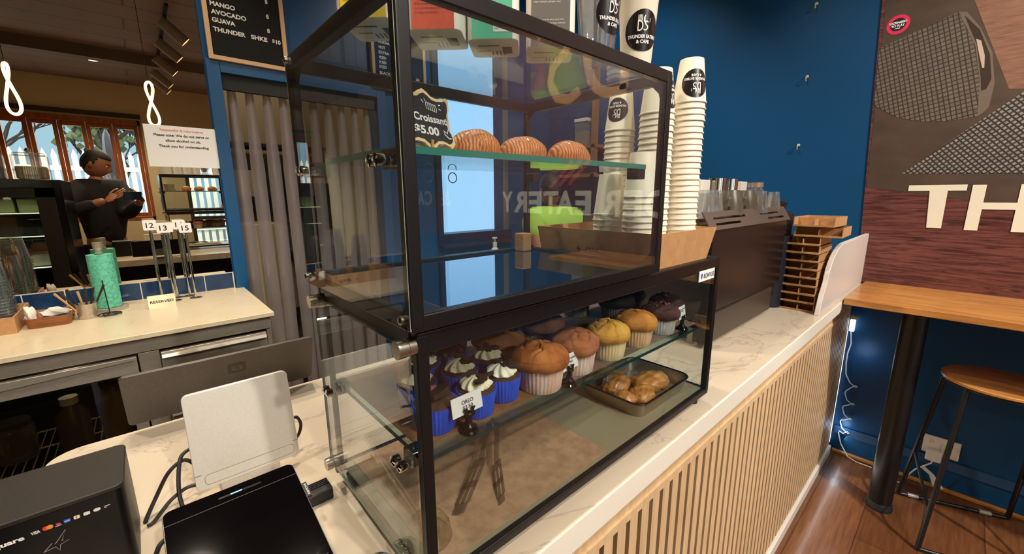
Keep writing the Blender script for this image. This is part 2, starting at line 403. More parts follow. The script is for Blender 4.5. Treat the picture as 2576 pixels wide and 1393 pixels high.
# glazed door
dr = thing('door_1', ((EX0+EX1)/2, YF-.06, 0), 'dark framed glass door in the front wall', 'door'); dr['kind'] = 'structure'
g = G(); g.box(EX0, YF-.1, 0, EX0+.06, YF+.01, EZ); g.box(EX1-.06, YF-.1, 0, EX1, YF+.01, EZ); g.box(EX0, YF-.1, EZ-.07, EX1, YF+.01, EZ); g.box(EX0+.06, YF-.08, 1.0, EX1-.06, YF-.03, 1.07); g.box(EX0+.06, YF-.1, 0, EX1-.06, YF+.01, .1)
g.obj('door_frame', M('dark_door_frame', (40, 36, 34), .5), dr)
G().box(EX0+.06, YF-.058, .1, EX1-.06, YF-.052, EZ-.07).obj('pane', clear, dr)
# servery window in the back wall
sw = thing('window_2', ((WX0+WX1)/2, YB+.06, WZ0), 'bright servery window with pale blue sky behind the display case', 'window'); sw['kind'] = 'structure'
alu = M('grey_aluminium', (150, 140, 132), .4, .6)
g = G(); g.box(WX0-.045, YB-.02, WZ0-.075, WX1+.075, YB, WZ0-.0); g.box(WX0-.045, YB-.02, WZ0, WX0, YB, WZ1+.05); g.box(WX0, YB-.02, WZ1, WX1, YB, WZ1+.05)
g.obj('window_frame', M('navy_frame', (26, 40, 72), .4), sw)
g = G(); g.box(WX1, YB-.025, WZ0, WX1+.035, YB, WZ1+.05); g.obj('jamb', alu, sw)
G().box(WX0, YB+.05, WZ0, WX1, YB+.056, WZ1).obj('pane', clear, sw)
g = G(); g.box(WX0-.045, YB-.10, WZ0-.095, WX1+.075, YB-.0, WZ0-.075); g.obj('sill', M('dark_sill', (48, 44, 62), .3), sw)
# ------------------------------------------------------------------ room behind the curtain
struct(G().box(-.3, 3.75, 0, 1.38, 3.85, ZC).obj('wall_corridor', M('pale_corridor_paint', (150, 130, 96), .7)))
struct(G().box(-.3, 2.44, 0, -.2, 3.75, ZC).obj('wall_corridor_left', M('pale_corridor_paint', (150, 130, 96), .7)))
struct(G().box(1.3, 2.44, 0, 1.38, 3.75, ZC).obj('wall_corridor_right', M('pale_corridor_paint', (150, 130, 96), .7)))
t = thing('storage_shelf', (.62, 3.55, 0), 'dark storage shelf in the back room behind the strip curtain', 'shelf')
for x in (.12, 1.12):
    for y in (3.385, 3.715): G().box(x-.015, y-.015, 0, x+.015, y+.015, 1.9).obj('post', blackm, t)
pass
for z in (.45, 1.0, 1.45, 1.85): G().box(.1, 3.4, z-.012, 1.14, 3.7, z+.012).obj('shelf', blackm, t)
for i, (x, z, w_, h_, c, nm, lb) in enumerate(((.22, 1.012, .18, .2, (178, 112, 50), 'orange carton', ''), (.44, 1.012, .2, .16, (168, 150, 120), 'beige carton', ''), (.72, 1.012, .22, .22, (90, 80, 70), 'grey carton', ''), (.3, 1.462, .24, .2, (196, 176, 136), 'cream carton', ''), (.8, 1.462, .2, .24, (150, 130, 100), 'tan carton', ''))):
    tag(G().box(x, 3.46, z, x+w_, 3.64, z+h_).obj('storage_carton', M('carton_%d' % i, c, .8), bevel=.003), nm+' on the back room shelf seen through the strip curtain', 'box')
tag(G().box(.18, 2.9, 0, .56, 3.3, 1.28).obj('pale_cabinet', M('pale_cabinet_paint', (196, 176, 132), .6), bevel=.004), 'pale beige cabinet standing behind the strip curtain', 'cabinet')
t = thing('broom', (.82, 2.85, 0), 'green bristled broom head standing behind the strip curtain', 'broom')
g = G(); g.box(.60, 2.78, .50, .85, 2.86, .60); g.obj('head', M('green_plastic', (28, 120, 22), .5), t, bevel=.01)
g = G()
for i in range(26): g.tube([(.605+i*.0095, 2.81, .50), (.603+i*.0096, 2.805, .36)], .003, 5)
g.obj('bristles', M('dark_green_bristle', (22, 92, 18), .7), t)
g = G(); g.tube([(.74, 2.82, .59), (.83, 2.85, 1.55)], .012, 10); g.obj('handle', M('dark_green_handle', (18, 44, 22), .4), t)
g = G(); g.box(.65, 2.76, 0, .79, 2.88, .358); g.obj('stand', blackm, t)
# ------------------------------------------------------------------ strip curtain
strip = M('strip_curtain_pvc', (132, 122, 120), .16, spec=.7, coat=.6)
n_ = strip.node_tree; b_ = n_.nodes['Principled BSDF']; out_ = [q for q in n_.nodes if q.type == 'OUTPUT_MATERIAL'][0]
tr_ = n_.nodes.new('ShaderNodeBsdfTransparent'); tr_.inputs[0].default_value = (.8, .76, .72, 1); mx_ = n_.nodes.new('ShaderNodeMixShader'); mx_.inputs[0].default_value = .72
n_.links.new(tr_.outputs[0], mx_.inputs[1]); n_.links.new(b_.outputs[0], mx_.inputs[2]); n_.links.new(mx_.outputs[0], out_.inputs[0])
t = thing('strip_curtain', (.63, YB+.03, 0), 'grey plastic strip curtain hanging in the blue framed doorway', 'curtain')
G().box(DX0, YB+.005, DZ-.075, DX1, YB+.03, DZ).obj('rail', M('black_rail', (12, 11, 12), .5), t)
for i in range(10):
    xc = DX0+.045+i*.080; w_ = .034; ph = random.random()*6
    def fs(u, v, xc=xc, w_=w_, ph=ph):
        z = (DZ-.05)*(1-v)+.02*v; spread = .55+.45*min(1, v*5)
        a = (u-.5)*2
        y = YB+.045+.020*spread*(1-a*a)*(-1)+.008*math.sin(z*3+ph)
        return (xc+a*w_*spread+.012*math.sin(z*2.2+ph)*v, y, z)
    G().grid(fs, 9, 26).obj('strip', strip, t, smooth=True)
# ------------------------------------------------------------------ mirror, tile splashback, notices
MX0, MX1 = -1.9, .162
tag(G().box(MX0, YB-.008, 1.069, MX1, YB, 3.1).obj('wall_mirror', mirror), 'large frameless wall mirror above the back counter reflecting the shop', 'mirror')
t = thing('tile_splashback', (-.7, YB-.006, .979), 'strip of dark blue wall tiles along the back of the rear counter', 'tiles')
grout = M('white_grout', (224, 214, 196), .7)
G().box(MX0, YB-.007, .979, MX1+.002, YB-.001, 1.069).obj('grout', grout, t)
tilem = MN('navy_tile', [(.3, (14, 44, 80)), (.7, (24, 62, 100))], 18, (1, 1, 1), 4, .12)
xs = [MX1-.004-i*.124 for i in range(18)]
for x in xs:
    if x-.12 > MX0: G().box(x-.12, YB-.010, .983, x, YB-.004, 1.064).obj('tile', tilem, t, bevel=.0015)
# notice on the mirror
t = thing('notice_sheet', (.035, YB-.012, 1.607), 'white paper notice about alcohol stuck on the wall mirror', 'notice')
G().box(-.103, YB-.0115, 1.607, .170, YB-.0085, 1.797).obj('sheet', paper, t)
fm = plane_map((0, YB-.0120, 0), (1, 0, 0), (0, 0, 1))
g = G(); add_text(g, 'Respectful & Informative', fm, -.045, .120, 1.772, 1.7825, bold=.0004); g.obj('heading', M('salmon_ink', (232, 136, 130), .7), t)
g = G()
for s_, u0, u1, v in (('Please note: We do not serve or', -.070, .142, 1.748), ('allow alcohol on sit.', -.030, .105, 1.724), ('Thank you for understanding', -.058, .134, 1.698)):
    add_text(g, s_, fm, u0, u1, v, v+.0115, bold=.0004)
g.obj('text', ink, t)
# letter boards
def letter_board(x0, x1, z0, z1, fr, rows, label):
    t = thing('letter_board', ((x0+x1)/2, YB-.03, z0), label, 'menu board')
    g = G(); y0, y1 = YB-.034, YB-.016 if x0 < .6 else YB
    for a, b, c, d in ((x0, x1, z0, z0+fr), (x0, x1, z1-fr, z1), (x0, x0+fr, z0+fr, z1-fr), (x1-fr, x1, z0+fr, z1-fr)): g.box(a, y0, c, b, y1, d)
    g.obj('frame', M('pale_pine_frame', (214, 174, 128), .6), t)
    G().box(x0+fr, y0+.010, z0+fr, x1-fr, y1, z1-fr).obj('felt', brickmat('black_felt', (13, 12, 12), (13, 12, 12), (7, 6, 7), 1, 5, .009, .0025, .9, axes='XZ'), t)
    fm = plane_map((0, y0+.0085, 0), (1, 0, 0), (0, 0, 1))
    for s_, u0, u1, v, h in rows: add_text(G(), s_, fm, u0, u1, v, v+h, bold=.0009).obj('letter_row', M('white_letters', (238, 232, 222), .5), t)
    return t
H1 = .020
letter_board(.186, .541, 2.1285, 2.80, .019, [('BANANA', .222, .33, 2.425, H1), ('8', .460, .472, 2.442, H1), ('MANGO', .219, .322, 2.372, H1), ('8', .458, .470, 2.372, H1), ('AVOCADO', .219, .366, 2.336, H1), ('GUAVA', .219, .315, 2.300, H1), ('8', .456, .468, 2.304, H1), ('THUNDER', .219, .354, 2.258, H1), ('SHKE', .378, .452, 2.258, H1), ('$10', .474, .514, 2.258, H1), ('STRAWBERRY', .219, .40, 2.475, H1), ('8', .460, .472, 2.478, H1)],
             'black letter board of shakes with a pine frame above the doorway')
H2 = .0155
letter_board(1.017, 1.392, 2.128, 2.80, .019, [('MOCHA', 1.068, 1.145, 2.392, H2), ('HOT', 1.069, 1.112, 2.362, H2), ('CHOCOLATE', 1.150, 1.27, 2.362, H2), ('EXTRA SHOT', 1.067, 1.20, 2.332, H2), ('ICED', 1.067, 1.115, 2.303, H2), ('LATTE', 1.150, 1.215, 2.303, H2), ('ICED', 1.067, 1.115, 2.276, H2), ('COFFEE', 1.147, 1.235, 2.276, H2), ('ICED', 1.067, 1.115, 2.249, H2), ('CHOCOLATE', 1.147, 1.265, 2.249, H2), ('BLACK TEA', 1.066, 1.185, 2.214, H2), ('GREEN TEA', 1.064, 1.185, 2.187, H2), ('$6', 1.318, 1.345, 2.214, H2), ('6', 1.333, 1.345, 2.187, H2)],
             'black letter board of hot and iced drinks seen through the upper display case')
# ------------------------------------------------------------------ printed wall mural
murw = MN('mural_dark_wood', [(.28, (26, 10, 12)), (.44, (72, 36, 34)), (.58, (116, 66, 58)), (.78, (46, 20, 22))], 5, (1, 1.1, 16), 10, .45, .8, rough_n=.7)
mural = thing('wall_mural', (XF-.004, -2.6, 1.0), 'brown printed wall mural with big white lettering above the wooden bench', 'mural')
y0b, y0t = .030, .098
g = G(); g.add([(XF, y0b, .97), (XF, -5.3, .97), (XF, -5.3, 3.3), (XF, y0t+.06, 3.3), (XF-.006, y0b, .97), (XF-.006, -5.3, .97), (XF-.006, -5.3, 3.3), (XF-.006, y0t+.06, 3.3)], [(0, 1, 2, 3), (7, 6, 5, 4), (0, 4, 5, 1), (1, 5, 6, 2), (2, 6, 7, 3), (3, 7, 4, 0)])
g.obj('print', murw, mural)
def mm(off): return lambda y, z: (XF-.006-off, y, z)
def ymin(z): return y0b+(z-.97)*(y0t-y0b)/1.55
brownp = MN('mural_brown', [(.3, (66, 52, 42)), (.7, (84, 66, 52))], 6, (1, 1, 2), 6, .5)
brownr = MN('mural_reddish_brown', [(.3, (110, 74, 56)), (.5, (132, 92, 72)), (.7, (150, 108, 86))], 9, (1, 1.2, 14), 8, .5)
g = G(); g.prism([(ymin(1.50), 1.50), (-.5, 1.40), (-.62, 1.41), (-.62, 3.29), (ymin(3.29), 3.29)], 0, 1, f=lambda u, v, h: mm(.0004+.0004*h)(u, v)); g.obj('backdrop', brownp, mural)
g = G(); g.prism([(-.20, 2.30), (-.36, 1.90), (-.62, 1.86), (-.62, 3.28), (-.05, 3.28)], 0, 1, f=lambda u, v, h: mm(.0010+.0002*h)(u, v)); g.obj('backdrop', brownr, mural)
knurl1 = brickmat('mural_knurl_fine', (112, 100, 88), (98, 86, 76), (52, 42, 36), 1, .0165, .0185, .0022, .5, axes='YZ', rot=(math.radians(14), 0, 0), offset=0)
knurl2 = brickmat('mural_knurl_diamond', (150, 142, 134), (128, 120, 112), (48, 40, 36), 1, .016, .016, .0032, .5, axes='YZ', rot=(math.radians(42), 0, 0), offset=0)
g = G(); g.prism([(.090, 2.165), (.076, 1.90), (-.02, 1.83), (-.10, 1.80), (-.20, 1.79), (-.285, 1.80), (-.27, 1.95), (-.235, 2.10), (-.164, 2.252)], 0, 1, f=lambda u, v, h: mm(.0016+.0002*h)(u, v)); g.obj('cylinder_print', knurl1, mural)
g = G(); g.prism([(-.164, 2.252), (-.235, 2.10), (-.27, 1.95), (-.285, 1.80), (-.300, 1.812), (-.314, 1.835), (-.316, 1.93), (-.29, 2.06), (-.24, 2.17), (-.19, 2.245)], 0, 1, f=lambda u, v, h: mm(.0020+.0002*h)(u, v)); g.obj('rim_print', M('mural_rim_grey', (112, 98, 86), .4), mural)
g = G(); g.prism([(-.185, 2.232), (-.240, 2.10), (-.272, 1.96), (-.281, 1.905), (-.295, 1.91), (-.304, 1.95), (-.285, 2.05), (-.24, 2.16)], 0, 1, f=lambda u, v, h: mm(.0024+.0002*h)(u, v)); g.obj('bore_print', M('mural_bore_brown', (58, 44, 36), .4), mural)
g = G(); g.prism([(-.234, 2.125), (-.252, 2.06), (-.270, 2.0), (-.276, 2.0), (-.270, 2.05), (-.25, 2.115)], 0, 1, f=lambda u, v, h: mm(.0028+.0002*h)(u, v)); g.obj('glint_print', M('mural_glint', (190, 168, 150), .4), mural)
g = G(); g.prism([(-.071, 1.562), (-.80, 1.535), (-1.2, 2.3), (-.80, 2.24), (-.404, 1.882)], 0, 1, f=lambda u, v, h: mm(.0016+.0002*h)(u, v)); g.obj('cylinder_print', knurl2, mural)
wp = M('white_print', (232, 224, 200), .5)
g = G(); f_ = mm(.0032)
# bold slab letters, drawn with strokes for the two nearest, lettered beyond
def bar(y0, z0, y1, z1): g.prism([(y0, z0), (y0, z1), (y1, z1), (y1, z0)], 0, 1, f=lambda u, v, h: mm(.0030+.0004*h)(u, v))
bar(-.300, 1.478, -.106, 1.505); g.prism([(-.181, 1.478), (-.241, 1.478), (-.243, 1.304), (-.193, 1.304)], 0, 1, f=lambda u, v, h: mm(.0030+.0004*h)(u, v))
bar(-.358, 1.300, -.316, 1.503); bar(-.500, 1.300, -.455, 1.503); bar(-.455, 1.395, -.358, 1.425)
fr_ = plane_map((XF-.0094, 0, 0), (0, -1, 0), (0, 0, 1))
for s_, u0, u1 in (('U', .55, .73), ('N', .80, 1.0), ('D', 1.10, 1.283), ('E', 1.309, 1.466), ('R', 1.494, 1.674)): add_text(g, s_, fr_, u0, u1, 1.302, 1.503, bold=.009)
g.obj('lettering_thunder', wp, mural); g = G()
for s_, u0, u1 in (('E', 1.777, 1.95), ('A', 1.955, 2.165), ('T', 2.14, 2.323), ('E', 2.343, 2.523), ('R', 2.540, 2.733), ('Y', 2.745, 2.91)): add_text(g, s_, fr_, u0, u1, 1.302, 1.503, bold=.009)
g.obj('lettering_eatery', wp, mural); g = G()
for s_, u0, u1 in (('&', 3.85, 4.08), ('C', 4.277, 4.455), ('A', 4.465, 4.64), ('F', 4.665, 4.79), ('E', 4.82, 4.96)): add_text(g, s_, fr_, u0, u1, 1.345, 1.525, bold=.009)
g.obj('lettering', wp, mural)
def ds_logo(g, f, cx, cy, s):
    """fork-and-knife D S emblem, about 1 x 1 unit high scaled by s, mapped by f"""
    q = lambda pts: [(cx+x*s, cy+y*s) for x, y in pts]
    for i in range(4): g.ribbon(q([(-.40+i*.085, .5), (-.40+i*.085, .12)]), .045*s, f)
    g.ribbon(q([(-.40, .15), (-.40, -.44)]), .07*s, f)
    g.ribbon(q([(-.40, .13)]+[(-.32+.24*math.sin(a), -.16-.29*-math.cos(a)) for a in [PI*k/10 for k in range(11)]]+[(-.42, -.44)]), .075*s, f)
    g.ribbon(q([(.08, .5), (.0, .3), (.02, .1), (.12, -.02)]), [.02*s, .12*s, .13*s, .06*s], f)
    g.ribbon(q([(.30, .05), (.20, .11), (.10, .08), (.07, 0), (.13, -.09), (.25, -.17), (.28, -.28), (.20, -.40), (.08, -.43), (-.02, -.38)]), .075*s, f)
    g.ribbon(q([(.46, .32), (.40, .20), (.46, .20), (.40, .06)]), .03*s, f)
g = G(); ds_logo(g, fr_, 1.95, 2.72, 1.1); g.obj('emblem', M('tan_print', (190, 138, 84), .5), mural)
g = G()
for i in range(3): g.ribbon([(2.24-i*.11, 1.53+i*.01), (1.98-i*.09, 1.75)], [.03, .05], fr_)
g.obj('red_strokes', M('red_print', (196, 70, 62), .5), mural)
# round licence sticker
t = thing('round_sticker', (XF-.012, .034, 2.215), 'small round pink and black sticker stuck on the edge of the mural', 'sticker')
sm = plane_map((XF-.0075, .034, 2.256), (0, -1, 0), (0, 0, 1))
G().disc(sm, .042).obj('ring', M('pink_print', (226, 40, 84), .5), t)
sm = plane_map((XF-.0080, .034, 2.256), (0, -1, 0), (0, 0, 1)); G().disc(sm, .028).obj('centre', ink, t)
sm = plane_map((XF-.0085, .034, 2.256), (0, -1, 0), (0, 0, 1)); g = G(); add_text(g, 'LICENSED', sm, -.031, .031, .004, .0135, bold=.0005); add_text(g, 'TO PLAY', sm, -.024, .024, -.010, -.0005, bold=.0005); g.ribbon([(-.009, -.017), (.009, -.017)], .003, sm); g.obj('lettering', paper, t)
# cup hooks on the blue wall
hk = M('cream_hook', (190, 168, 130), .4)
t = None
for z, lb in ((2.449, 'highest small cream hook on the blue wall'), (2.090, 'middle small cream hook on the blue wall'), (1.731, 'lowest small cream hook on the blue wall')):
    t = thing('wall_hook', (XF, .380, z), lb, 'hook', 'cream hooks on the blue wall')
    G().lathe([(.008, 0), (.008, .003), (.004, .006), (0, .006)], seg=14, mtx=T(XF, .380, z+.004, ry=-PI/2)).obj('plate', hk, t, smooth=True)
    G().tube([(XF-.004, .380, z+.004), (XF-.018, .380, z+.002), (XF-.024, .380, z-.008), (XF-.020, .380, z-.018), (XF-.010, .380, z-.018)], .0028, 8).obj('hook', hk, t, smooth=True)
# ------------------------------------------------------------------ service counter
CX0 = -.36
counter = thing('service_counter', (1.1, .38, 0), 'long white topped service counter with a slatted oak front', 'counter')
# worktop with rounded back-left corner
wt = [(2.62, 0), (2.62, .757)]+[(CX0+.05+.05*math.cos(a), .707+.05*math.sin(a)) for a in [PI/2+PI/2*k/6 for k in range(7)]]+[(CX0, 0)]
G().prism(wt, .953, 1.0).obj('worktop', quartz, counter, bevel=.002)
G().box(CX0, -.003, .951, 2.07, .0015, .9985).obj('front_edge', whiteedge, counter, bevel=.0012)
g = G(); g.box(CX0+.02, .05, 0, 2.60, .70, .953); g.obj('carcass', M('dark_carcass', (8, 6, 8), .9), counter)
g = G(); g.box(CX0, .030, .878, 2.30, .05, .897); g.box(CX0, .026, .862, 2.30, .034, .880); g.obj('top_rail', slat, counter, bevel=.001)
g = G(); i = 0; x = CX0
while x < 2.585:
    top = .862 if x < 2.28 else .948
    g.box(x, .030, .05, x+.0278, .046, top); x += .0425
g.obj('slatted_panel', slat, counter)
G().box(CX0, .018, .0, 2.60, .046, .05).obj('plinth', M('white_plinth', (226, 220, 212), .4), counter, bevel=.003)
# curved white end screen standing on the counter
pts = [(1.735, 1.0), (2.640, 1.0), (2.640, 1.262), (2.03, 1.262)]+[(2.03-.17*math.sin(a)*1.35, 1.122+.14*math.cos(a)) for a in [PI/2*k/8 for k in range(1, 9)]]+[(1.765, 1.08)]
tag(G().prism(pts, .012, .030, f=lambda u, v, h: (u, h, v)).obj('end_screen', M('white_stone_screen', (214, 204, 196), .3), bevel=.003, seg=2), 'white screen panel with a rounded corner at the far end of the counter', 'screen')
# ------------------------------------------------------------------ oak bench table, its post, stool
t = thing('bench_table', (2.37, -.8, 0), 'honey oak wall bench on a black steel post under the mural', 'table')
G().box(2.099, -1.75, .983, 2.639, -.004, 1.012).obj('table_top', oak, t, bevel=.003)
G().box(2.235, -.345, .955, 2.30, -.160, .983).obj('block', M('raw_timber', (120, 92, 82), .7), t)
g = G(); g.lathe([(.044, .004), (.044, .955)], (2.262, -.232, 0), 28); g.obj('post', black, t, smooth=True)
g = G(); g.lathe([(.050, 0), (.050, .012), (.047, .016), (.047, .030), (.044, .034)], (2.262, -.232, 0), 28); g.obj('foot', blackm, t, smooth=True)
g = G(); g.lathe([(.044, .004), (.044, .983)], (2.262, -1.5, 0), 24); g.obj('post', black, t, smooth=True)
t = thing('bar_stool', (2.30, -.50, 0), 'oak seated bar stool with thin black steel legs tucked under the bench', 'stool')
SZ = .715; sc = Vector((2.335, -.515)); 
def oval(k, n=40): return [(sc.x+k*(.205*math.cos(a)*.72-.14*math.sin(a)*.45), sc.y+k*(.205*math.sin(a)*.72+.14*math.cos(a)*.45+.0)) for a in [2*PI*i/n for i in range(n)]]
def circ(r, n=44): return [(sc.x+r*math.cos(2*PI*i/n), sc.y+r*math.sin(2*PI*i/n)) for i in range(n)]
G().prism(circ(.178), SZ-.014, SZ).obj('seat', oak, t, bevel=.004)
g = G(); g.tube([(x_, y_, SZ-.020) for x_, y_ in circ(.166)], .006, 8, closed=True); g.obj('seat_ring', black, t, smooth=True)
FA, FB, FC, FD = (2.056, -.378), (2.585, -.640), (2.438, -.285), (2.20, -.80)
tops = {'a': (2.20, -.42), 'b': (2.40, -.64), 'c': (2.34, -.355), 'd': (2.27, -.66)}
for k_, f_ in (('a', FA), ('b', FB), ('c', FC), ('d', FD)):
    x_, y_ = tops[k_]
    G().tube([(x_, y_, SZ-.018), (x_+(f_[0]-x_)*.96, y_+(f_[1]-y_)*.96, .035), (f_[0], f_[1], .012)], .0095, 10).obj('leg', black, t, smooth=True)
for p_, q_ in ((FC, FB), (FA, FD)):
    G().tube([(p_[0], p_[1], .010), (q_[0], q_[1], .010)], .0085, 10).obj('runner', black, t, smooth=True)
def legpt(k_, f_, z): x_, y_ = tops[k_]; s_ = (SZ-z)/(SZ); return (x_+(f_[0]-x_)*s_, y_+(f_[1]-y_)*s_, z)
G().tube([legpt('c', FC, .27), legpt('a', FA, .17)], .0065, 8).obj('brace', black, t, smooth=True)
G().tube([legpt('b', FB, .26), legpt('d', FD, .17)], .0065, 8).obj('brace', black, t, smooth=True)
for q_ in ((FB[0]-.03, FB[1]+.07), (FC[0]+.02, FC[1]-.05)):
    d_ = Vector((FB[0]-FC[0], FB[1]-FC[1], 0)).normalized()*.02
    G().tube([(q_[0]-d_.x, q_[1]-d_.y, .011), (q_[0]+d_.x, q_[1]+d_.y, .011)], .010, 10).obj('glide', M('clear_grey_glide', (150, 148, 144), .3), t, smooth=True)
# ------------------------------------------------------------------ power point, adaptor, curly lead, light bar
t = thing('power_point', (XF, -.394, .175), 'white double power point on the blue wall below the bench', 'socket')
G().box(XF-.012, -.460, .178, XF, -.331, .272).obj('plate', white, t, bevel=.003)
G().box(XF-.016, -.452, .184, XF-.012, -.396, .248).obj('switch_block', M('off_white_plastic', (220, 212, 198), .4), t, bevel=.002)
G().lathe([(.009, 0), (.009, .003), (0, .003)], seg=16, mtx=T(XF-.012, -.362, .245, ry=-PI/2)).obj('switch', M('off_white_plastic', (220, 212, 198), .4), t)
t = thing('plug_adaptor', (XF-.04, -.378, .15), 'white plug adaptor in the power point with its lead hanging down', 'adaptor')
G().box(XF-.046, -.405, .152, XF-.013, -.348, .212).obj('body', white, t, bevel=.006)
g = G(); g.tube([(XF-.03, -.378, .153), (XF-.03, -.374, .135), (XF-.032, -.352, .110), (XF-.05, -.325, .085), (XF-.07, -.30, .04), (XF-.09, -.29, .006), (XF-.10, -.265, .005), (XF-.08, -.235, .005), (XF-.05, -.20, .005), (XF-.03, -.175, .006)], .0035, 8); g.obj('lead', white, t, smooth=True)
t = thing('plug_tag', (XF-.02, -.41, .02), 'crumpled white paper tag hanging on the lead below the power point', 'tag')
g = G(); g.add([(XF-.028, -.352, .108), (XF-.026, -.392, .078), (XF-.03, -.435, .022), (XF-.038, -.398, .014), (XF-.036, -.375, .075), (XF-.030, -.345, .092)], [(0, 1, 4, 5), (1, 2, 3, 4)]); g.obj('paper_tag', M('translucent_paper', (220, 216, 214), .6), t)
t = thing('light_lead', (XF-.015, -.03, .02), 'thin white curly lead running down the blue wall beside the counter', 'cable')
pts = [(XF-.012, .020, .735), (XF-.012, .010, .66), (XF-.012, .018, .60), (XF-.014, .017, .545), (XF-.014, .010, .48)]
for z0, z1 in ((.46, .36), (.355, .27), (.265, .185), (.18, .115)):
    pts += [(XF-.014, -.012, z0-.022), (XF-.014, -.040, z0-.042), (XF-.016, -.047, z0-.036), (XF-.018, -.040, z0-.030), (XF-.016, -.02, z0-.050), (XF-.014, -.002, z1+.022), (XF-.014, .0, z1+.008)]
pts += [(XF-.03, -.02, .07), (XF-.05, -.06, .02), (XF-.05, -.10, .006), (XF-.05, -.165, .006)]
g = G(); g.tube(pts, .0030, 6); g.obj('lead', white, t, smooth=True)
t = thing('light_bar', (2.60, .01, .72), 'glowing white plug end of the led strip between slatted panel and blue wall', 'light')
G().box(2.600, .004, .735, 2.622, .026, .80).obj('driver', M('led_white', (226, 240, 255), .4, emit=3.0), t, bevel=.003)
G().box(2.604, .004, .802, 2.620, .024, .822).obj('cap', M('brass_cap', (196, 160, 60), .4), t)
G().box(2.612, .030, .06, 2.618, .036, .73).obj('strip', M('led_strip_white', (200, 226, 255), .4, emit=2.2), t)
# ------------------------------------------------------------------ espresso machine (seen from its back)
brown = M('espresso_brown_panel', (36, 27, 25), .35, spec=.5)
rail = M('bronze_rail', (108, 92, 84), .38, .3)
t = thing('espresso_machine', (1.4, .33, 1.0), 'large dark brown espresso machine seen from its back on the counter', 'coffee machine')
g = G(); g.prism([(1.06, .0), (1.70, .0), (1.70, .46), (1.06, .46)], 0, 1, f=lambda u, v, h: (u, .165+v*1.0, 1.065+.305*h)); g.obj('body', brown, t, bevel=.004)
G().box(1.04, .160, 1.115, 1.735, .168, 1.372).obj('back_panel', M('espresso_dark_panel', (32, 23, 22), .32), t, bevel=.002)
G().box(1.05, .158, 1.018, 1.64, .20, 1.108).obj('lower_panel', M('espresso_bronze_panel', (62, 52, 42), .4), t, bevel=.002)
# sloped cup rail with slots
g = G()
def rl(u, v): return (1.0+u, .150+.03*v, 1.368+v*.050)
def slab(u0, v0, u1, v1): g.add([rl(u0, v0), rl(u1, v0), rl(u1, v1), rl(u0, v1)]+[(p[0], p[1]+.004, p[2]) for p in (rl(u0, v0), rl(u1, v0), rl(u1, v1), rl(u0, v1))], [(0, 1, 2, 3), (7, 6, 5, 4), (0, 4, 5, 1), (1, 5, 6, 2), (2, 6, 7, 3), (3, 7, 4, 0)])
us = [0, .05, .28, .42, .66, .745]
slab(0, 0, .745, .22); slab(0, .22, .05, .36); slab(.24, .22, .50, .36); slab(.68, .22, .745, .36); slab(0, .36, .745, .56); slab(0, .56, .05, .70); slab(.30, .56, .44, .70); slab(.64, .56, .745, .70); slab(0, .70, .745, 1)
g.obj('cup_rail', rail, t)
G().box(1.0, .19, 1.368, 1.745, .60, 1.3995).obj('cup_tray', steel, t)
for x_ in (1.10, 1.60):
    for y_ in (.22, .55): G().lathe([(.022, 1.0), (.018, 1.03), (.018, 1.07)], (x_, y_, 0), 16).obj('leg', steel, t, smooth=True)
g = G(); g.box(1.06, .30, 1.045, 1.70, .64, 1.07); g.obj('drip_tray', steel, t)
# grinder right of the machine
t = thing('coffee_grinder', (1.83, .26, 1.0), 'tall dark navy coffee grinder between espresso machine and carton stack', 'grinder')
nav = M('dark_navy_metal', (16, 20, 34), .45)
g = G(); g.prism([(1.775+.075*math.cos(a)*1.0+.02, .235+.085*math.sin(a)) for a in [2*PI*i/28 for i in range(28)]], 1.0, 1.30); g.obj('body', nav, t, smooth=True)
g = G(); g.box(1.755, .17, 1.20, 1.875, .33, 1.395); g.obj('motor_housing', blackm, t, bevel=.01)
for i in range(8): G().box(1.760, .167, 1.225+i*.017, 1.80, .171, 1.232+i*.017).obj('vent_slot', ink, t)
g = G(); g.lathe([(.05, 1.395), (.062, 1.43), (.062, 1.437)], (1.82, .25, 0), 24); g.obj('hopper', glass('smoked_glass', (120, 110, 104), .08, haze=.25, hazec=(60, 50, 46)), t, smooth=True)
# ------------------------------------------------------------------ cups and jars on the machine
TZ = 1.400
glassware = glass('tumbler_glass', (244, 245, 244), .16, haze=.10, hazec=(220, 218, 212))
def jug(x, y, r, h, label):
    t = thing('milk_jug', (x, y, TZ), label, 'jug', 'steel jugs on the espresso machine')
    G().lathe([(r, TZ), (r, TZ+h*.55), (r*.99, TZ+h*.6), (r*.99, TZ+h), (r*.9, TZ+h)], (x, y, 0), 28).obj('body', chrome, t, smooth=True)
    G().lathe([(r*1.03, TZ+h*.80), (r*1.03, TZ+h*.83)], (x, y, 0), 28).obj('band', chrome, t, smooth=True)
jug(1.36, .292, .030, .122, 'left of two polished steel canisters on the espresso machine'); jug(1.475, .292, .028, .122, 'right of two polished steel canisters on the espresso machine')
def box_thing(nm, lb, cat, x0, y0, z0, x1, y1, z1, m, bv=.003, grp=None): return tag(G().box(x0, y0, z0, x1, y1, z1).obj(nm, m, bevel=bv), lb, cat, grp)
box_thing('paper_box', 'white box standing right of the steel canisters on the espresso machine', 'box', 1.575, .285, TZ, 1.635, .34, TZ+.115, white)
box_thing('paper_box', 'white box left of the steel canisters behind the tall cup stack', 'box', 1.22, .285, TZ, 1.29, .34, TZ+.115, white)
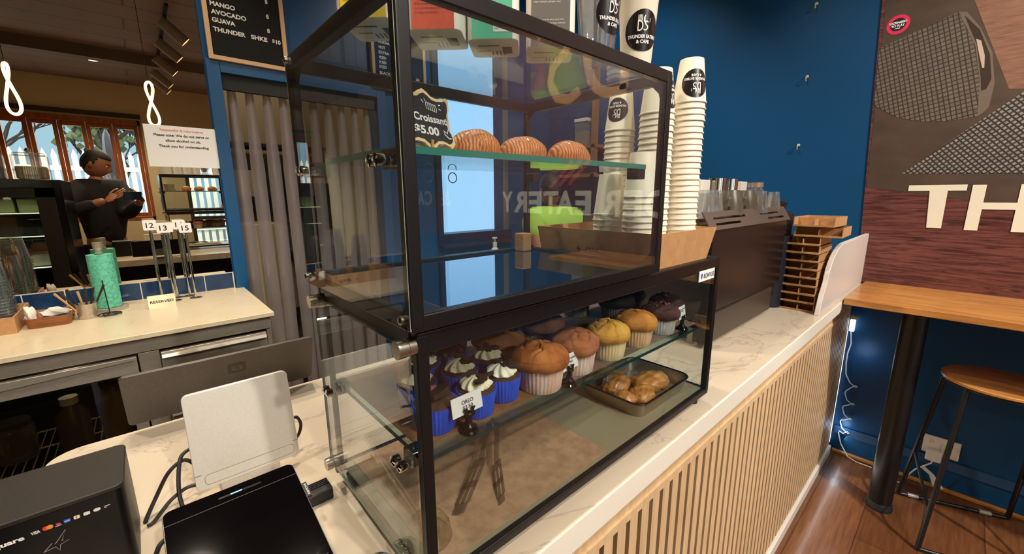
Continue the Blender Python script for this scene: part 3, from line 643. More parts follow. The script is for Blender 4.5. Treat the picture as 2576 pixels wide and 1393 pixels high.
def tumbler(x, y, z, rb, rt, h, inv, label, grp='clear glasses on the espresso machine'):
    t = thing('glass_tumbler', (x, y, z), label, 'glass', grp)
    pr = [(rb, 0), (rb*1.02, h*.1), ((rb+rt)/2*1.02, h*.5), (rt, h), (rt*.94, h), ((rb+rt)/2*.94, h*.5), (rb*.9, h*.12), (0, h*.12)]
    if inv: pr = [(r_, h-z_) for r_, z_ in pr]
    G().lathe([(r_, z+z_) for r_, z_ in pr], (x, y, 0), 30, ribs=12, ribamp=.05).obj('bowl', glassware, t, smooth=True)
    return t
tumbler(1.672, .198, TZ, .018, .028, .075, True, 'upturned clear glass tumbler nearest the grinder on the espresso machine')
tumbler(1.512, .196, TZ, .020, .030, .078, True, 'upturned ribbed glass tumbler beside the dark grey cups')
tumbler(1.075, .205, TZ, .020, .029, .080, True, 'upturned clear glass nearest the tall cup stack on the espresso machine')
tumbler(1.145, .21, TZ, .020, .029, .080, True, 'second upturned clear glass from the tall cup stack on the espresso machine')
def upcup(x, y, label):
    t = thing('coffee_cup', (x, y, TZ), label, 'cup', 'dark grey cups on the espresso machine')
    G().lathe([(.040, TZ), (.039, TZ+.03), (.032, TZ+.062), (.026, TZ+.078), (.0255, TZ+.080), (.022, TZ+.080), (.021, TZ+.077), (0, TZ+.077)], (x, y, 0), 32).obj('bowl', M('grey_stoneware', (92, 86, 74), .3, .15), t, smooth=True)
    g = G(); g.tube([(x-.034, y-.01, TZ+.055), (x-.052, y-.018, TZ+.05), (x-.054, y-.018, TZ+.03), (x-.038, y-.012, TZ+.022)], .004, 8); g.obj('handle', M('grey_stoneware', (92, 86, 74), .3, .15), t, smooth=True)
upcup(1.275, .21, 'left of two upturned dark grey coffee cups on the espresso machine'); upcup(1.425, .215, 'right of two upturned dark grey coffee cups on the espresso machine')
t = thing('glass_jar', (1.685, .272, TZ), 'clear glass jar with a metal lid behind the ribbed tumbler on the espresso machine', 'jar')
G().lathe([(.034, TZ), (.036, TZ+.01), (.036, TZ+.075), (.026, TZ+.090), (.026, TZ+.098)], (1.685, .272, 0), 28).obj('body', glassware, t, smooth=True)
G().lathe([(.029, TZ+.093), (.029, TZ+.112), (0, TZ+.112)], (1.685, .272, 0), 28).obj('lid', M('tin_lid', (190, 172, 150), .35, .7), t, smooth=True)
G().lathe([(.031, TZ+.012), (.031, TZ+.055), (0, TZ+.060)], (1.685, .272, 0), 20).obj('contents', M('pale_biscuit', (196, 156, 116), .8), t, smooth=True)
box_thing('saucer_stack', 'low white tray under the upturned tumblers on the espresso machine', 'tray', 1.50, .235, TZ, 1.64, .282, TZ+.012, white)
# ------------------------------------------------------------------ stack of cardboard cup carriers
inner = M('carrier_shadow_brown', (96, 66, 42), .85)
names = ['bottom', 'second', 'third', 'fourth', 'fifth', 'sixth', 'seventh', 'eighth', 'ninth', 'tenth', 'eleventh']
def carrier(x, y, z, rz, hh, label, sz=(.20, .125)):
    t = thing('cup_carrier', (x, y, z), label, 'carton tray', 'cardboard cup carriers stacked beside the end screen', rz)
    a, b = sz; g = G(); th = .0025
    g.box(0, -b/2, 0, a, b/2, th); g.obj('base', card, t, local=True)
    g = G(); g.box(.004, b/2-th, th, a, b/2, hh); g.box(.004, -b/2, th, a, -b/2+th, hh); g.box(a-th, -b/2+th, th, a, b/2-th, hh); g.box(.055, -b/2+th, th, .055+th, b/2-th, hh*.9); g.box(.0, -.004, th, a, -.0015, hh*.8); g.obj('walls', card, t, local=True)
    g = G(); g.box(-.003, -b/2, -.0005, .004, b/2, .0065); g.obj('lip', card, t, local=True)
zc = 1.0
CXK = 1.772
for i in range(9):
    hh = .0300
    carrier(CXK+random.uniform(-.004, .004), .098+i*.0012, zc, random.uniform(-.02, .02), hh, '%s cardboard cup carrier from the counter in the stack by the end screen' % names[i] if i else 'lowest cardboard cup carrier lying on the counter by the end screen', (.2, .118)); zc += .0335
carrier(CXK+.006, .062, zc, .03, .036, 'second from top cardboard cup carrier sticking out over the end screen', (.2, .155)); zc += .0395
carrier(CXK+.004, .080, zc, -.02, .036, 'topmost open cardboard cup carrier of the stack beside the end screen', (.2, .135))
# ------------------------------------------------------------------ counters at the back right, shelf on the far wall
t = thing('work_counter', (1.9, 2.05, 0), 'pale work counter under the servery window at the back', 'counter')
G().box(1.18, 1.86, .935, XF-.002, YB-.101, .965).obj('worktop', M('pale_laminate', (206, 190, 164), .4), t, bevel=.003)
G().box(1.2, 1.89, 0, XF-.002, YB-.101, .935).obj('carcass', steel, t)
CZ = .965
tumbler(1.66, 2.10, CZ, .022, .032, .07, False, 'small clear glass left of the soap bottle under the servery window', 'glasses under the servery window')
tumbler(1.80, 2.08, CZ, .022, .034, .085, False, 'small clear glass in front of the soap bottle under the servery window', 'glasses under the servery window')
t = thing('soap_dispenser', (1.87, 2.14, CZ), 'white foam soap bottle with pump under the servery window', 'bottle')
G().lathe([(.028, CZ), (.030, CZ+.01), (.030, CZ+.085), (.016, CZ+.10), (.016, CZ+.115)], (1.87, 2.14, 0), 20).obj('bottle', white, t, smooth=True)
g = G(); g.lathe([(.018, CZ+.112), (.018, CZ+.14), (.007, CZ+.142), (.007, CZ+.165), (.02, CZ+.168), (.02, CZ+.178), (0, CZ+.178)], (1.87, 2.14, 0), 18); g.tube([(1.87, 2.14, CZ+.173), (1.835, 2.12, CZ+.172)], .006, 8); g.obj('pump', white, t, smooth=True)
G().box(1.848, 2.108, CZ+.03, 1.892, 2.110, CZ+.07).obj('label', M('dark_print_label', (60, 50, 52), .6), t)
t = thing('wall_shelf', (2.52, 1.79, 1.70), 'timber wall shelf with an upright seen through the upper display case', 'shelf')
pale = M('light_timber', (150, 104, 66), .6)
G().box(2.42, 1.62, 1.815, XF, 1.96, 1.838).obj('shelf', pale, t); G().box(2.42, 1.62, 1.60, XF, 1.96, 1.622).obj('shelf', pale, t)
G().box(2.42, 1.625, 1.60, 2.46, 1.66, 2.40).obj('upright', pale, t)
t = thing('canister', (2.52, 1.80, 1.838), 'clear square canister half full of tan powder on the wall shelf', 'canister')
G().box(2.47, 1.74, 1.839, 2.57, 1.86, 2.02).obj('body', glass('canister_glass', (230, 232, 236), .08, haze=.2, hazec=(210, 205, 205)), t, bevel=.004)
G().box(2.476, 1.746, 1.842, 2.564, 1.854, 1.95).obj('powder', M('tan_powder', (176, 140, 112), .9), t)
G().box(2.466, 1.736, 2.02, 2.574, 1.864, 2.045).obj('lid', white, t, bevel=.003)
def jar(x, y, z, r, h, lb, c, grp=None, lid=(60, 54, 50)):
    t = thing('storage_jar', (x, y, z), lb, 'jar', grp)
    G().lathe([(r, z), (r, z+h*.8), (r*.8, z+h*.9), (r*.8, z+h*.92)], (x, y, 0), 24).obj('body', glassware, t, smooth=True)
    G().lathe([(r*.9, z+.003), (r*.9, z+h*.6), (0, z+h*.63)], (x, y, 0), 18).obj('contents', M('jar_contents_%d_%d' % (c[0], c[1]), c, .8), t, smooth=True)
    G().lathe([(r*.9, z+h*.9), (r*.9, z+h), (0, z+h)], (x, y, 0), 24).obj('lid', M('jar_lid_%d' % lid[0], lid, .4), t, smooth=True)
jar(2.50, 1.85, 1.622, .05, .13, 'left glass jar with dark lid on the lower wall shelf', (40, 34, 34), 'jars on the lower wall shelf'); jar(2.50, 1.73, 1.622, .05, .13, 'right glass jar with dark lid on the lower wall shelf', (44, 36, 34), 'jars on the lower wall shelf')
# ------------------------------------------------------------------ display cases
caseglass = glass('case_glass', (249, 252, 251), .055)
caseglass2 = glass('case_glass_dusty', (248, 251, 251), .075, haze=.010, hazec=(170, 180, 190))
tealedge = M('teal_glass_edge', (52, 128, 112), .15, spec=.6)
darkedge = M('dark_teal_glass_edge', (22, 52, 50), .12, spec=.6)
def knob(g, x, y, z, r=.0095, l=.016): g.lathe([(r, 0), (r, l*.40), (r*.9, l*.42), (r*.9, l*.5), (r, l*.52), (r, l)], seg=24, mtx=T(x, y, z, ry=-PI/2)); return g
# lower case
LX0, LX1, LY0, LY1, LZ0, LZ1 = .010, .741, .0224, .324, 1.020, 1.337
lc = thing('display_case', (.375, .17, 1.0), 'lower long black framed glass display case of muffins standing on the counter', 'display case')
g = G()
g.box(LX0, LY0, LZ1-.025, LX1, LY0+.014, LZ1); g.box(LX0, LY1-.014, LZ1-.025, LX1, LY1, LZ1); g.box(LX0, LY0+.014, LZ1-.025, LX0+.014, LY1-.014, LZ1); g.box(LX1-.014, LY0+.014, LZ1-.025, LX1, LY1-.014, LZ1)
g.obj('top_frame', black, lc, bevel=.003)
g = G(); g.box(LX0, LY0, LZ0, LX1, LY0+.010, LZ0+.014); g.box(LX0, LY1-.010, LZ0, LX1, LY1, LZ0+.014); g.box(LX1-.010, LY0, LZ0, LX1, LY1, LZ0+.014)
g.obj('base_frame', black, lc, bevel=.0015)
for x0, x1, y0, y1 in ((LX0, LX0+.013, LY0, LY0+.010), (LX1-.013, LX1, LY0, LY0+.012), (LX1-.010, LX1, LY1-.010, LY1)):
    G().box(x0-.0006, y0-.0006, LZ0+.004, x1+.0006, y1+.0006, LZ1-.004).obj('post', black, lc, bevel=.002)
G().box(LX0+.006, LY1-.008, LZ0+.014, LX0+.013, LY1, LZ1-.02).obj('post', black, lc)
G().box(LX0+.01, LY0+.012, LZ1-.010, LX1-.01, LY1-.012, LZ1-.003).obj('top_panel', blackgl, lc)
G().box(LX0+.012, LY0+.010, LZ0+.008, LX1-.01, LY1-.01, LZ0+.013).obj('floor_panel', M('case_floor_stone', (150, 142, 118), .15, spec=.6), lc)
G().box(LX0+.013, LY0+.002, LZ0+.014, LX1-.013, LY0+.005, LZ1-.025).obj('front_glass', caseglass, lc)
G().box(LX1-.008, LY0+.012, LZ0+.014, LX1-.005, LY1-.01, LZ1-.025).obj('side_glass', caseglass, lc)
G().box(LX0-.004, LY0+.012, LZ0+.018, LX0-.001, LY1+.002, LZ1-.017).obj('side_glass', caseglass2, lc)
eg = M('pale_glass_edge', (150, 158, 140), .2)
g = G(); g.box(LX0-.0045, LY1+.002, LZ0+.018, LX0-.0005, LY1+.0026, LZ1-.017); g.box(LX0-.0045, LY0+.012, LZ0+.0172, LX0-.0005, LY1+.002, LZ0+.018); g.obj('glass_edge', eg, lc)
for y, z in ((.030, 1.322), (.302, 1.318), (.302, 1.052)): knob(G(), LX0, y, z, l=.019).obj('standoff_knob', steel, lc, smooth=True)
for x, y in ((LX0+.02, .04), (LX1-.03, .04), (LX0+.02, .30), (LX1-.03, .30)): G().lathe([(.008, 1.0), (.010, LZ0)], (x, y, 0), 14).obj('rubber_foot', blackm, lc, smooth=True)
SHZ = 1.187
sh = G().box(LX0+.010, .037, SHZ-.006, LX1-.016, .312, SHZ-.0005).obj('glass_shelf', glass('shelf_glass', (226, 240, 236), .05), lc)
G().box(LX0+.010, .0362, SHZ-.006, LX1-.016, .037, SHZ-.0004).obj('front_edge', darkedge, sh); G().box(LX0+.0092, .037, SHZ-.006, LX0+.010, .312, SHZ-.0004).obj('side_edge', darkedge, sh)
def clamp(g, kn, x, y, z, s=1, body=.020):
    g.box(min(x, x+s*body), y-.011, z-.010, max(x, x+s*body), y+.011, z+.009)
    for dy in (-.007, .007): kn.lathe([(.0055, 0), (.0062, .003), (.0062, .008), (.003, .0095), (0, .0095)], seg=16, mtx=T(x-s*.006, y+dy, z-.002, ry=-s*PI/2))
for y in (.058, .285):
    g, k_ = G(), G(); clamp(g, k_, LX0+.000, y, SHZ-.004, 1)
    b_ = g.obj('shelf_clamp', M('satin_chrome', (150, 156, 150), .22, 1.0), lc, bevel=.003); k_.obj('screw', chrome, b_, smooth=True)
for y in (.058, .285):
    g, k_ = G(), G(); clamp(g, k_, LX1-.009, y, SHZ-.004, -1); b_ = g.obj('shelf_clamp', blackm, lc, bevel=.003)
# badge on the lower case
t = G().box(.640, LY0-.0016, 1.2945, .7125, LY0+.0002, 1.3165).obj('badge', paper, lc, bevel=.0006)
fm = plane_map((0, LY0-.0019, 0), (1, 0, 0), (0, 0, 1)); g = G(); add_text(g, 'BONVUE', fm, .660, .709, 1.3005, 1.3105, bold=.0003); g.obj('lettering', M('navy_print', (70, 74, 104), .6), t)
g = G(); g.prism([(.647, 1.3035), (.6505, 1.2995), (.6535, 1.3045), (.6545, 1.3110), (.6475, 1.3110)], 0, .0004, f=lambda u, v, h: (u, LY0-.0017-h, v)); g.obj('emblem', M('badge_blue', (36, 84, 176), .5), t)
# upper case
UX0, UX1, UY0, UY1, UZ0, UZ1 = .0, .459, .0111, .3274, 1.3405, 1.652
uc = thing('display_case', (.23, .17, UZ0), 'upper smaller black framed glass display case of croissants standing on the lower case', 'display case')
for nm_, z0, z1 in (('bottom_frame', UZ0, UZ0+.017), ('top_frame', UZ1-.018, UZ1)):
    g = G(); g.box(UX0, UY0, z0, UX1, UY0+.012, z1); g.box(UX0, UY1-.012, z0, UX1, UY1, z1); g.box(UX0, UY0+.012, z0, UX0+.012, UY1-.012, z1); g.box(UX1-.012, UY0+.012, z0, UX1, UY1-.012, z1)
    g.obj(nm_, black, uc, bevel=.002)
for x0, x1 in ((UX0, UX0+.013), (UX1-.013, UX1)):
    for y0, y1 in ((UY0, UY0+.012), (UY1-.008, UY1)):
        G().box(x0-.0006, y0-.0006, UZ0+.004, x1+.0006, y1+.0006, UZ1-.004).obj('post', black, uc, bevel=.002)
for x_, s_ in ((UX0+.010, 1), (UX1-.010, -1)):                       # small corner gussets of the frame
    for y_, q_ in ((UY0+.012, 1), (UY1-.012, -1)):
        for z_, r_ in ((UZ0+.017, 1), (UZ1-.018, -1)):
            G().add([(x_-.003*s_, y_, z_), (x_-.003*s_, y_+q_*.016, z_), (x_-.003*s_, y_, z_+r_*.016), (x_+.001*s_, y_, z_), (x_+.001*s_, y_+q_*.016, z_), (x_+.001*s_, y_, z_+r_*.016)], [(0, 1, 2), (5, 4, 3), (0, 3, 4, 1), (1, 4, 5, 2), (2, 5, 3, 0)]).obj('gusset', black, uc)
G().box(UX0+.006, UY0+.006, UZ0+.009, UX1-.006, UY1-.006, UZ0+.0125).obj('base_plate', mirbase, uc)
G().box(UX0+.01, UY0+.01, UZ1-.007, UX1-.01, UY1-.01, UZ1-.003).obj('top_glass', caseglass, uc)
G().box(UX0+.013, UY0+.001, UZ0+.017, UX1-.013, UY0+.004, UZ1-.018).obj('front_glass', caseglass2, uc)
G().box(UX1-.006, UY0+.012, UZ0+.017, UX1-.003, UY1-.012, UZ1-.018).obj('side_glass', caseglass, uc)
G().box(UX0-.001, UY0+.002, UZ0+.003, UX0+.0025, UY1-.002, UZ1-.003).obj('side_glass', caseglass2, uc)
g = G(); g.box(UX0-.0012, UY1-.002, UZ0+.003, UX0+.0026, UY1-.0014, UZ1-.003); g.obj('glass_edge', eg, uc); g = G(); g.box(UX0-.0012, UY0+.0014, UZ0+.003, UX0+.0026, UY0+.002, UZ1-.003); g.obj('glass_edge', eg, uc)
g = G()
for y, z in ((.026, 1.352), (.314, 1.645), (.320, 1.353)): g.lathe([(.0045, 0), (.0045, .004), (.002, .0055), (0, .0055)], seg=14, mtx=T(UX0-.0008, y, z, ry=-PI/2))
g.obj('screw', steel, uc, smooth=True)
# two sliding doors at the back with pairs of finger holes
for x0, x1, y, hx in ((UX0+.013, .245, UY1-.007, .208), (.222, UX1-.013, UY1-.003, .262)):
    d_ = G().box(x0, y-.0012, UZ0+.018, x1, y+.0012, UZ1-.019).obj('sliding_door', glass('door_glass', (248, 250, 250), .012), uc)
    for z in (1.500, 1.5235):
        G().tube([(hx+.0090*math.cos(a), y-.0014, z+.0090*math.sin(a)) for a in [2*PI*i/28 for i in range(28)]], .0009, 6, closed=True).obj('finger_hole', M('ground_glass_edge', (60, 84, 96), .3), d_, smooth=True)
USZ = 1.515
def uy(u): return .030
outl = [(UX0+.012, .036), (.428, .030), (.436, .06), (.440, .22), (UX0+.012, .24)]
sh = G().prism(outl, USZ-.0075, USZ-.0005).obj('glass_shelf', glass('shelf_glass', (226, 240, 236), .05), uc)
g = G(); 
for (x0, y0), (x1, y1) in ((outl[0], outl[1]), (outl[4], outl[0]), (outl[1], outl[2])):
    d_ = Vector((y1-y0, -(x1-x0))).normalized()*.0007
    g.prism([(x0, y0), (x0+d_.x, y0+d_.y), (x1+d_.x, y1+d_.y), (x1, y1)], USZ-.0075, USZ-.0004)
g.obj('glass_edge', tealedge, sh)
for y in (.050, .275):
    g, k_ = G(), G(); clamp(g, k_, UX0+.003, y, USZ-.012, 1, .022); b_ = g.obj('shelf_clamp', blackm, uc, bevel=.002); k_.obj('screw', chrome, b_, smooth=True)
for y in (.055, .295):
    g, k_ = G(), G(); clamp(g, k_, UX1-.006, y, USZ-.012, -1, .022); b_ = g.obj('shelf_clamp', blackm, uc, bevel=.002)
# ------------------------------------------------------------------ muffins
def linermat(name, c1, c2): return MN(name, [(.3, c1), (.7, c2)], 90, (1, 1, .4), 4, .75)
L_pink = linermat('blush_paper_case', (206, 160, 134), (232, 208, 196)); L_tan = linermat('tan_paper_case', (208, 160, 110), (226, 190, 148)); L_cream = linermat('cream_paper_case', (220, 188, 130), (236, 212, 164)); L_grey = linermat('grey_paper_case', (150, 146, 140), (204, 202, 200)); L_dk = linermat('dim_paper_case', (96, 92, 88), (140, 136, 130)); L_blue = linermat('blue_paper_case', (6, 58, 176), (14, 84, 214))
def topmat(name, c1, c2, c3): return MN(name, [(.3, c1), (.5, c2), (.72, c3)], 26, (1, 1, 1), 10, .75, .6, bump=.7, rough_n=.68)
t_or = topmat('golden_crust', (124, 62, 24), (172, 96, 40), (202, 132, 64)); t_or2 = topmat('amber_crust', (138, 78, 44), (168, 100, 58), (186, 120, 72)); t_ye = topmat('yellow_crust', (176, 112, 30), (212, 154, 58), (228, 184, 92)); t_lo = topmat('light_golden_crust', (166, 96, 34), (200, 130, 52), (214, 156, 78)); t_br = topmat('brown_crust', (106, 64, 42), (140, 88, 58), (162, 110, 78)); t_ch = topmat('dark_chocolate_crust', (42, 20, 18), (76, 38, 32), (104, 58, 48)); t_dk = topmat('very_dark_crust', (22, 16, 18), (34, 26, 28), (48, 38, 38)); t_cc = topmat('cocoa_sponge', (46, 26, 20), (64, 38, 28), (82, 52, 40))
def muffin(x, y, r, h, hd, lm, tm, label, seedv, chips=False):
    z = SHZ+.0012; rnd = random.Random(seedv)
    t = thing('muffin', (x, y, z), label, 'muffin', None, rnd.uniform(0, 6)); rb = r*.76
    g = G(); n = 24*6
    g.lathe([(rb*.97, 0), (rb, .001), (r*.80+.0, h*.35), (r*.87, h*.97), (r*.865, h), (r*.83, h), (r*.80, h*.7)], seg=n, ribs=36, ribamp=.018, ribfn=lambda q: min(1, q*3)); g.obj('paper_case', lm, t, smooth=True, local=True)
    ph = [rnd.uniform(0, 6) for _ in range(6)]; sd_ = seedv
    def dome(u, v):
        a = 2*PI*u; q = v*PI*.62
        rr = r*math.sin(q)*(1.0 if q < 1.3 else .985)/.985; zz = h*.90+hd*(math.cos(q)+.36)/1.36
        k = 1.04+.022*math.sin(2*a+ph[0])+.014*math.sin(3*a+ph[1])+.006*math.sin(7*a+ph[2])
        P_ = Vector((x*40+rr*k*math.cos(a)*34, rr*k*math.sin(a)*34, sd_*3.7)); nz = noise.noise(P_); n2 = noise.noise(P_*3.1); zb = .0022*nz+.0009*n2-.0042*math.exp(-(nz/.07)**2)*math.exp(-(math.sin(q)/.8)**4)+.0006*math.sin(4*a+ph[3]+5*v)*math.sin(q)+.0007*math.sin(9*a+ph[4]+9*v)*math.sin(q)
        cr = math.exp(-((math.sin(q)*math.cos(a-ph[5])-.12*math.sin(4*math.sin(a)))/.09)**2)*math.exp(-(math.sin(q)/.75)**2)
        return (rr*k*math.cos(a), rr*k*math.sin(a), zz+zb-.0042*cr)
    G().grid(dome, 120, 48, closeu=True).obj('cake', tm, t, smooth=True, local=True, angle=180)
    if chips:
        g = G()
        for i in range(7):
            a = rnd.uniform(0, 6.3); q = rnd.uniform(0, .7); p_ = dome(a/6.283, q/1.95); g.ball((p_[0], p_[1], p_[2]+.0005), (.0045, .0035, .0022), 8, 6)
        g.obj('chocolate_chunks', M('milk_chocolate', (120, 72, 56), .5), t, smooth=True, local=True)
    return t
muffin(.237, .072, .0405, .040, .033, L_pink, t_or, 'large golden orange muffin in front beside the cupcakes', 1)
muffin(.322, .078, .0405, .040, .031, L_pink, t_or2, 'amber brown muffin behind the price tag reading BUTTER POUND MUFFINS', 2)
muffin(.410, .074, .0375, .038, .032, L_cream, t_ye, 'pale yellow muffin in the middle of the front row', 3)
muffin(.500, .074, .0375, .038, .032, L_tan, t_lo, 'light golden muffin right of the pale yellow one', 4)
muffin(.600, .078, .0375, .036, .030, L_grey, t_ch, 'dark chocolate chunk muffin in a grey paper case in the front row', 5, True)
muffin(.682, .108, .036, .036, .030, L_tan, t_ch, 'dark chocolate muffin in a tan case behind the rightmost price tag', 6, True)
muffin(.250, .186, .0435, .038, .030, L_tan, t_br, 'brown muffin behind the large golden orange muffin', 7)
muffin(.357, .188, .043, .038, .032, L_tan, t_br, 'dark brown muffin in the second row behind the amber one', 8)
muffin(.212, .278, .040, .038, .028, L_tan, t_br, 'brown muffin at the back left half hidden under the top rail', 9)
muffin(.612, .192, .040, .036, .030, L_dk, t_dk, 'nearly black muffin in the second row behind the chocolate chunk one', 10)
muffin(.570, .275, .037, .036, .030, L_dk, t_dk, 'nearly black muffin at the back mostly hidden by the top rail', 11)
muffin(.690, .205, .036, .036, .030, L_dk, t_dk, 'nearly black muffin in the back right corner of the lower case', 12)
# ------------------------------------------------------------------ cupcakes in blue cases
frost = MN('cookie_buttercream', [(.0, (236, 224, 188)), (.60, (238, 228, 196)), (.66, (40, 30, 24)), (.7, (236, 226, 192))], 150, (1, 1, 1), 3, .5, sss=0) if False else MN('cookie_buttercream', [(.0, (238, 226, 192)), (.66, (238, 228, 196)), (.70, (52, 40, 30)), (.76, (236, 226, 192))], 140, (1, 1, 1), 3, .5)
frostw = M('white_buttercream', (240, 234, 214), .45); frostc = M('cocoa_buttercream', (150, 78, 54), .5, bump=.3, bscale=200); frostd = M('dark_ganache', (36, 22, 20), .5, bump=.3, bscale=120); cookie = MN('dark_cookie', [(.3, (22, 15, 13)), (.7, (46, 34, 30))], 80, (1, 1, 1), 6, .85, bump=.5)
def cupcake(x, y, label, seedv, fm_, style='swirl', r=.0272):
    z = SHZ+.0012; rnd = random.Random(seedv); h = .033
    t = thing('cupcake', (x, y, z), label, 'cupcake', None, rnd.uniform(0, 6))
    G().lathe([(r*.80, 0), (r*.82, .001), (r*.98, h), (r*.97, h+.0008), (r*.92, h)], seg=132, ribs=33, ribamp=.022, ribfn=lambda q: min(1, q*2+.4)).obj('paper_case', L_blue, t, smooth=True, local=True)
    ph = rnd.uniform(0, 6)
    def dome(u, v):
        a = 2*PI*u; q = v*PI*.5
        return (r*.95*math.sin(q)*math.cos(a), r*.95*math.sin(q)*math.sin(a), h*.93+.0085*math.cos(q)+.0007*math.sin(6*a+ph)*math.sin(q)+.0005*math.sin(11*a+9*v))
    G().grid(dome, 44, 12, closeu=True).obj('sponge', t_cc, t, smooth=True, local=True, angle=180)
    if style == 'swirl':
        R0 = r*.74
        def fr(u, v):
            a = 2*PI*u; tw = 2.2*v; lob = 1+.10*math.cos(9*(a)+tw*4); q = v
            rr = R0*(1-q**2.2)*lob*(1+.05*math.sin(3*a+ph)); zz = h+.0045+.0145*q**1.1+.0016*math.cos(9*a+tw*4)*(1-q)
            return (rr*math.cos(a+tw*.3), rr*math.sin(a+tw*.3), zz)
        G().grid(fr, 90, 16, closeu=True).obj('buttercream', fm_, t, smooth=True, local=True, angle=180)
        g = G()
        for k in range(4):
            a = rnd.uniform(0, 6.3); d = rnd.uniform(.15, .6)*r; m = T(d*math.cos(a), d*math.sin(a), h+.0165, rnd.uniform(0, 6), rnd.uniform(-.5, .5), rnd.uniform(-.5, .5))
            n = 9; g.prism([((.0078+rnd.uniform(-.0025, .0015))*math.cos(2*PI*i/n), (.0078+rnd.uniform(-.0025, .0015))*math.sin(2*PI*i/n)) for i in range(n)], -.0018, .0018, m)
        g.obj('cookie_pieces', cookie, t, local=True)
    elif style == 'cocoa':
        g = G(); g.tube([(R_*math.cos(a), R_*math.sin(a), h+.009) for R_, a in [(r*.45, 4.0+.25*i) for i in range(9)]], [.003, .005, .006, .0065, .006, .0058, .006, .005, .003], 10); g.obj('buttercream', frostc, t, smooth=True, local=True)
        g = G(); m = T(-.004, .004, h+.012, .4, .35, .2); g.prism([((.0155+.002*math.sin(i*2.3))*math.cos(2*PI*i/12), (.0135+.002*math.sin(i*3.1))*math.sin(2*PI*i/12)) for i in range(12)], -.002, .004, m); g.obj('cookie_pieces', cookie, t, local=True)
    else:
        def fr(u, v):
            a = 2*PI*u; q = v; rr = r*.86*(1-q**2)*(1+.14*math.sin(4*a+6*q+ph)+.06*math.sin(9*a)); return (rr*math.cos(a), rr*math.sin(a), h+.003+.020*q+.003*math.sin(5*a+ph)*(1-q))
        G().grid(fr, 60, 14, closeu=True).obj('ganache', frostd, t, smooth=True, local=True, angle=180)
    return t
c1 = cupcake(.064, .084, 'blue cased cupcake with brown frosting in the front left corner by the black post', 21, frostc, 'cocoa', .0288); c1.rotation_euler.z = 3.0
cupcake(.122, .078, 'blue cased cupcake right behind the OREO price tag', 22, frost)
cupcake(.174, .086, 'blue cased cupcake with plain white piped cream next to the golden orange muffin', 23, frostw)
cupcake(.138, .138, 'blue cased cupcake with speckled cream in the middle of the group', 24, frost)
cupcake(.197, .146, 'blue cased cupcake with crumbly speckled cream in front of the brown muffin', 25, frost)
cupcake(.074, .146, 'blue cased cupcake seen through the left side glass', 26, frost)
cupcake(.112, .196, 'blue cased cupcake behind the black corner post', 27, frostw)
cupcake(.166, .208, 'chocolate cupcake with dark ganache at the back of the cupcake group', 28, frostd, 'dark')
tag(G().box(.026, .056, SHZ, .215, .30, SHZ+.001).obj('baking_paper', MN('toasted_baking_paper', [(.3, (104, 66, 34)), (.7, (140, 96, 58))], 40, rough=.7), at=(.12, .17, SHZ)), 'brown baking paper under the cupcakes on the glass shelf', 'paper')
tag(G().box(.222, .050, SHZ, .715, .305, SHZ+.001).obj('baking_paper', MN('grey_marbled_paper', [(.3, (86, 70, 58)), (.5, (112, 94, 82)), (.7, (140, 124, 112))], 22, rough=.6), at=(.45, .17, SHZ)), 'grey marbled paper under the muffins on the glass shelf', 'paper')
# ------------------------------------------------------------------ price tags on black holders
def price_tag(x, y, rz, w_, h_, lines, label, lean=-.16, zc=.034):
    t = thing('price_tag', (x, y, SHZ), label, 'price tag', None, rz)
    G().lathe([(.0125, 0), (.0128, .002), (.0105, .0045), (.0108, .006), (.007, .008), (.0042, .013), (.0038, .020), (.0055, .024), (.0028, .027), (0, .0275)], seg=24).obj('holder', blackgl, t, smooth=True, local=True)
    g = G()
    for dx in (-.0055, .0055):
        g.box(dx-.0016, -.0030, .020, dx+.0016, -.0014, .030); g.box(dx-.0030, -.0030, .029, dx+.0030, -.0014, .0315)
    g.box(-.007, -.003, .0205, .007, .002, .0235); g.obj('clip', blackgl, t, local=True)
    m = T(0, .0002, zc-.010, rx=lean) @ T(0, 0, 0)
    G().box(-w_/2, -.0007, 0, w_/2, .0007, h_, m).obj('card', M('tag_card', (228, 226, 224), .6), t, local=True)
    g = G()
    f = lambda u, v: tuple(m @ Vector((u, -.00095, v)))
    for s_, u0, u1, v, hh in lines: add_text(g, s_, f, u0, u1, v, v+hh, bold=.00012)
    g.obj('lettering', ink, t, local=True)
price_tag(.088, .049, .05, .046, .0235, [('OREO', -.0085, .0095, .0125, .0050), ('$2.50', -.0075, .0080, .0065, .0042)], 'white price tag reading OREO $2.50 on a black holder')
price_tag(.274, .047, .06, .044, .0235, [('BUTTER POUND', -.016, .017, .0150, .0032), ('MUFFINS', -.008, .0095, .0098, .0032), ('$5.50', -.006, .006, .0048, .003)], 'white price tag reading BUTTER POUND MUFFINS on a black holder')
price_tag(.648, .052, .10, .036, .0265, [('DOUBLE CHOCOLATE', -.0155, .0155, .0185, .0026), ('MUFFINS', -.007, .007, .0145, .0026)], 'white price tag for the double chocolate muffins at the right end')
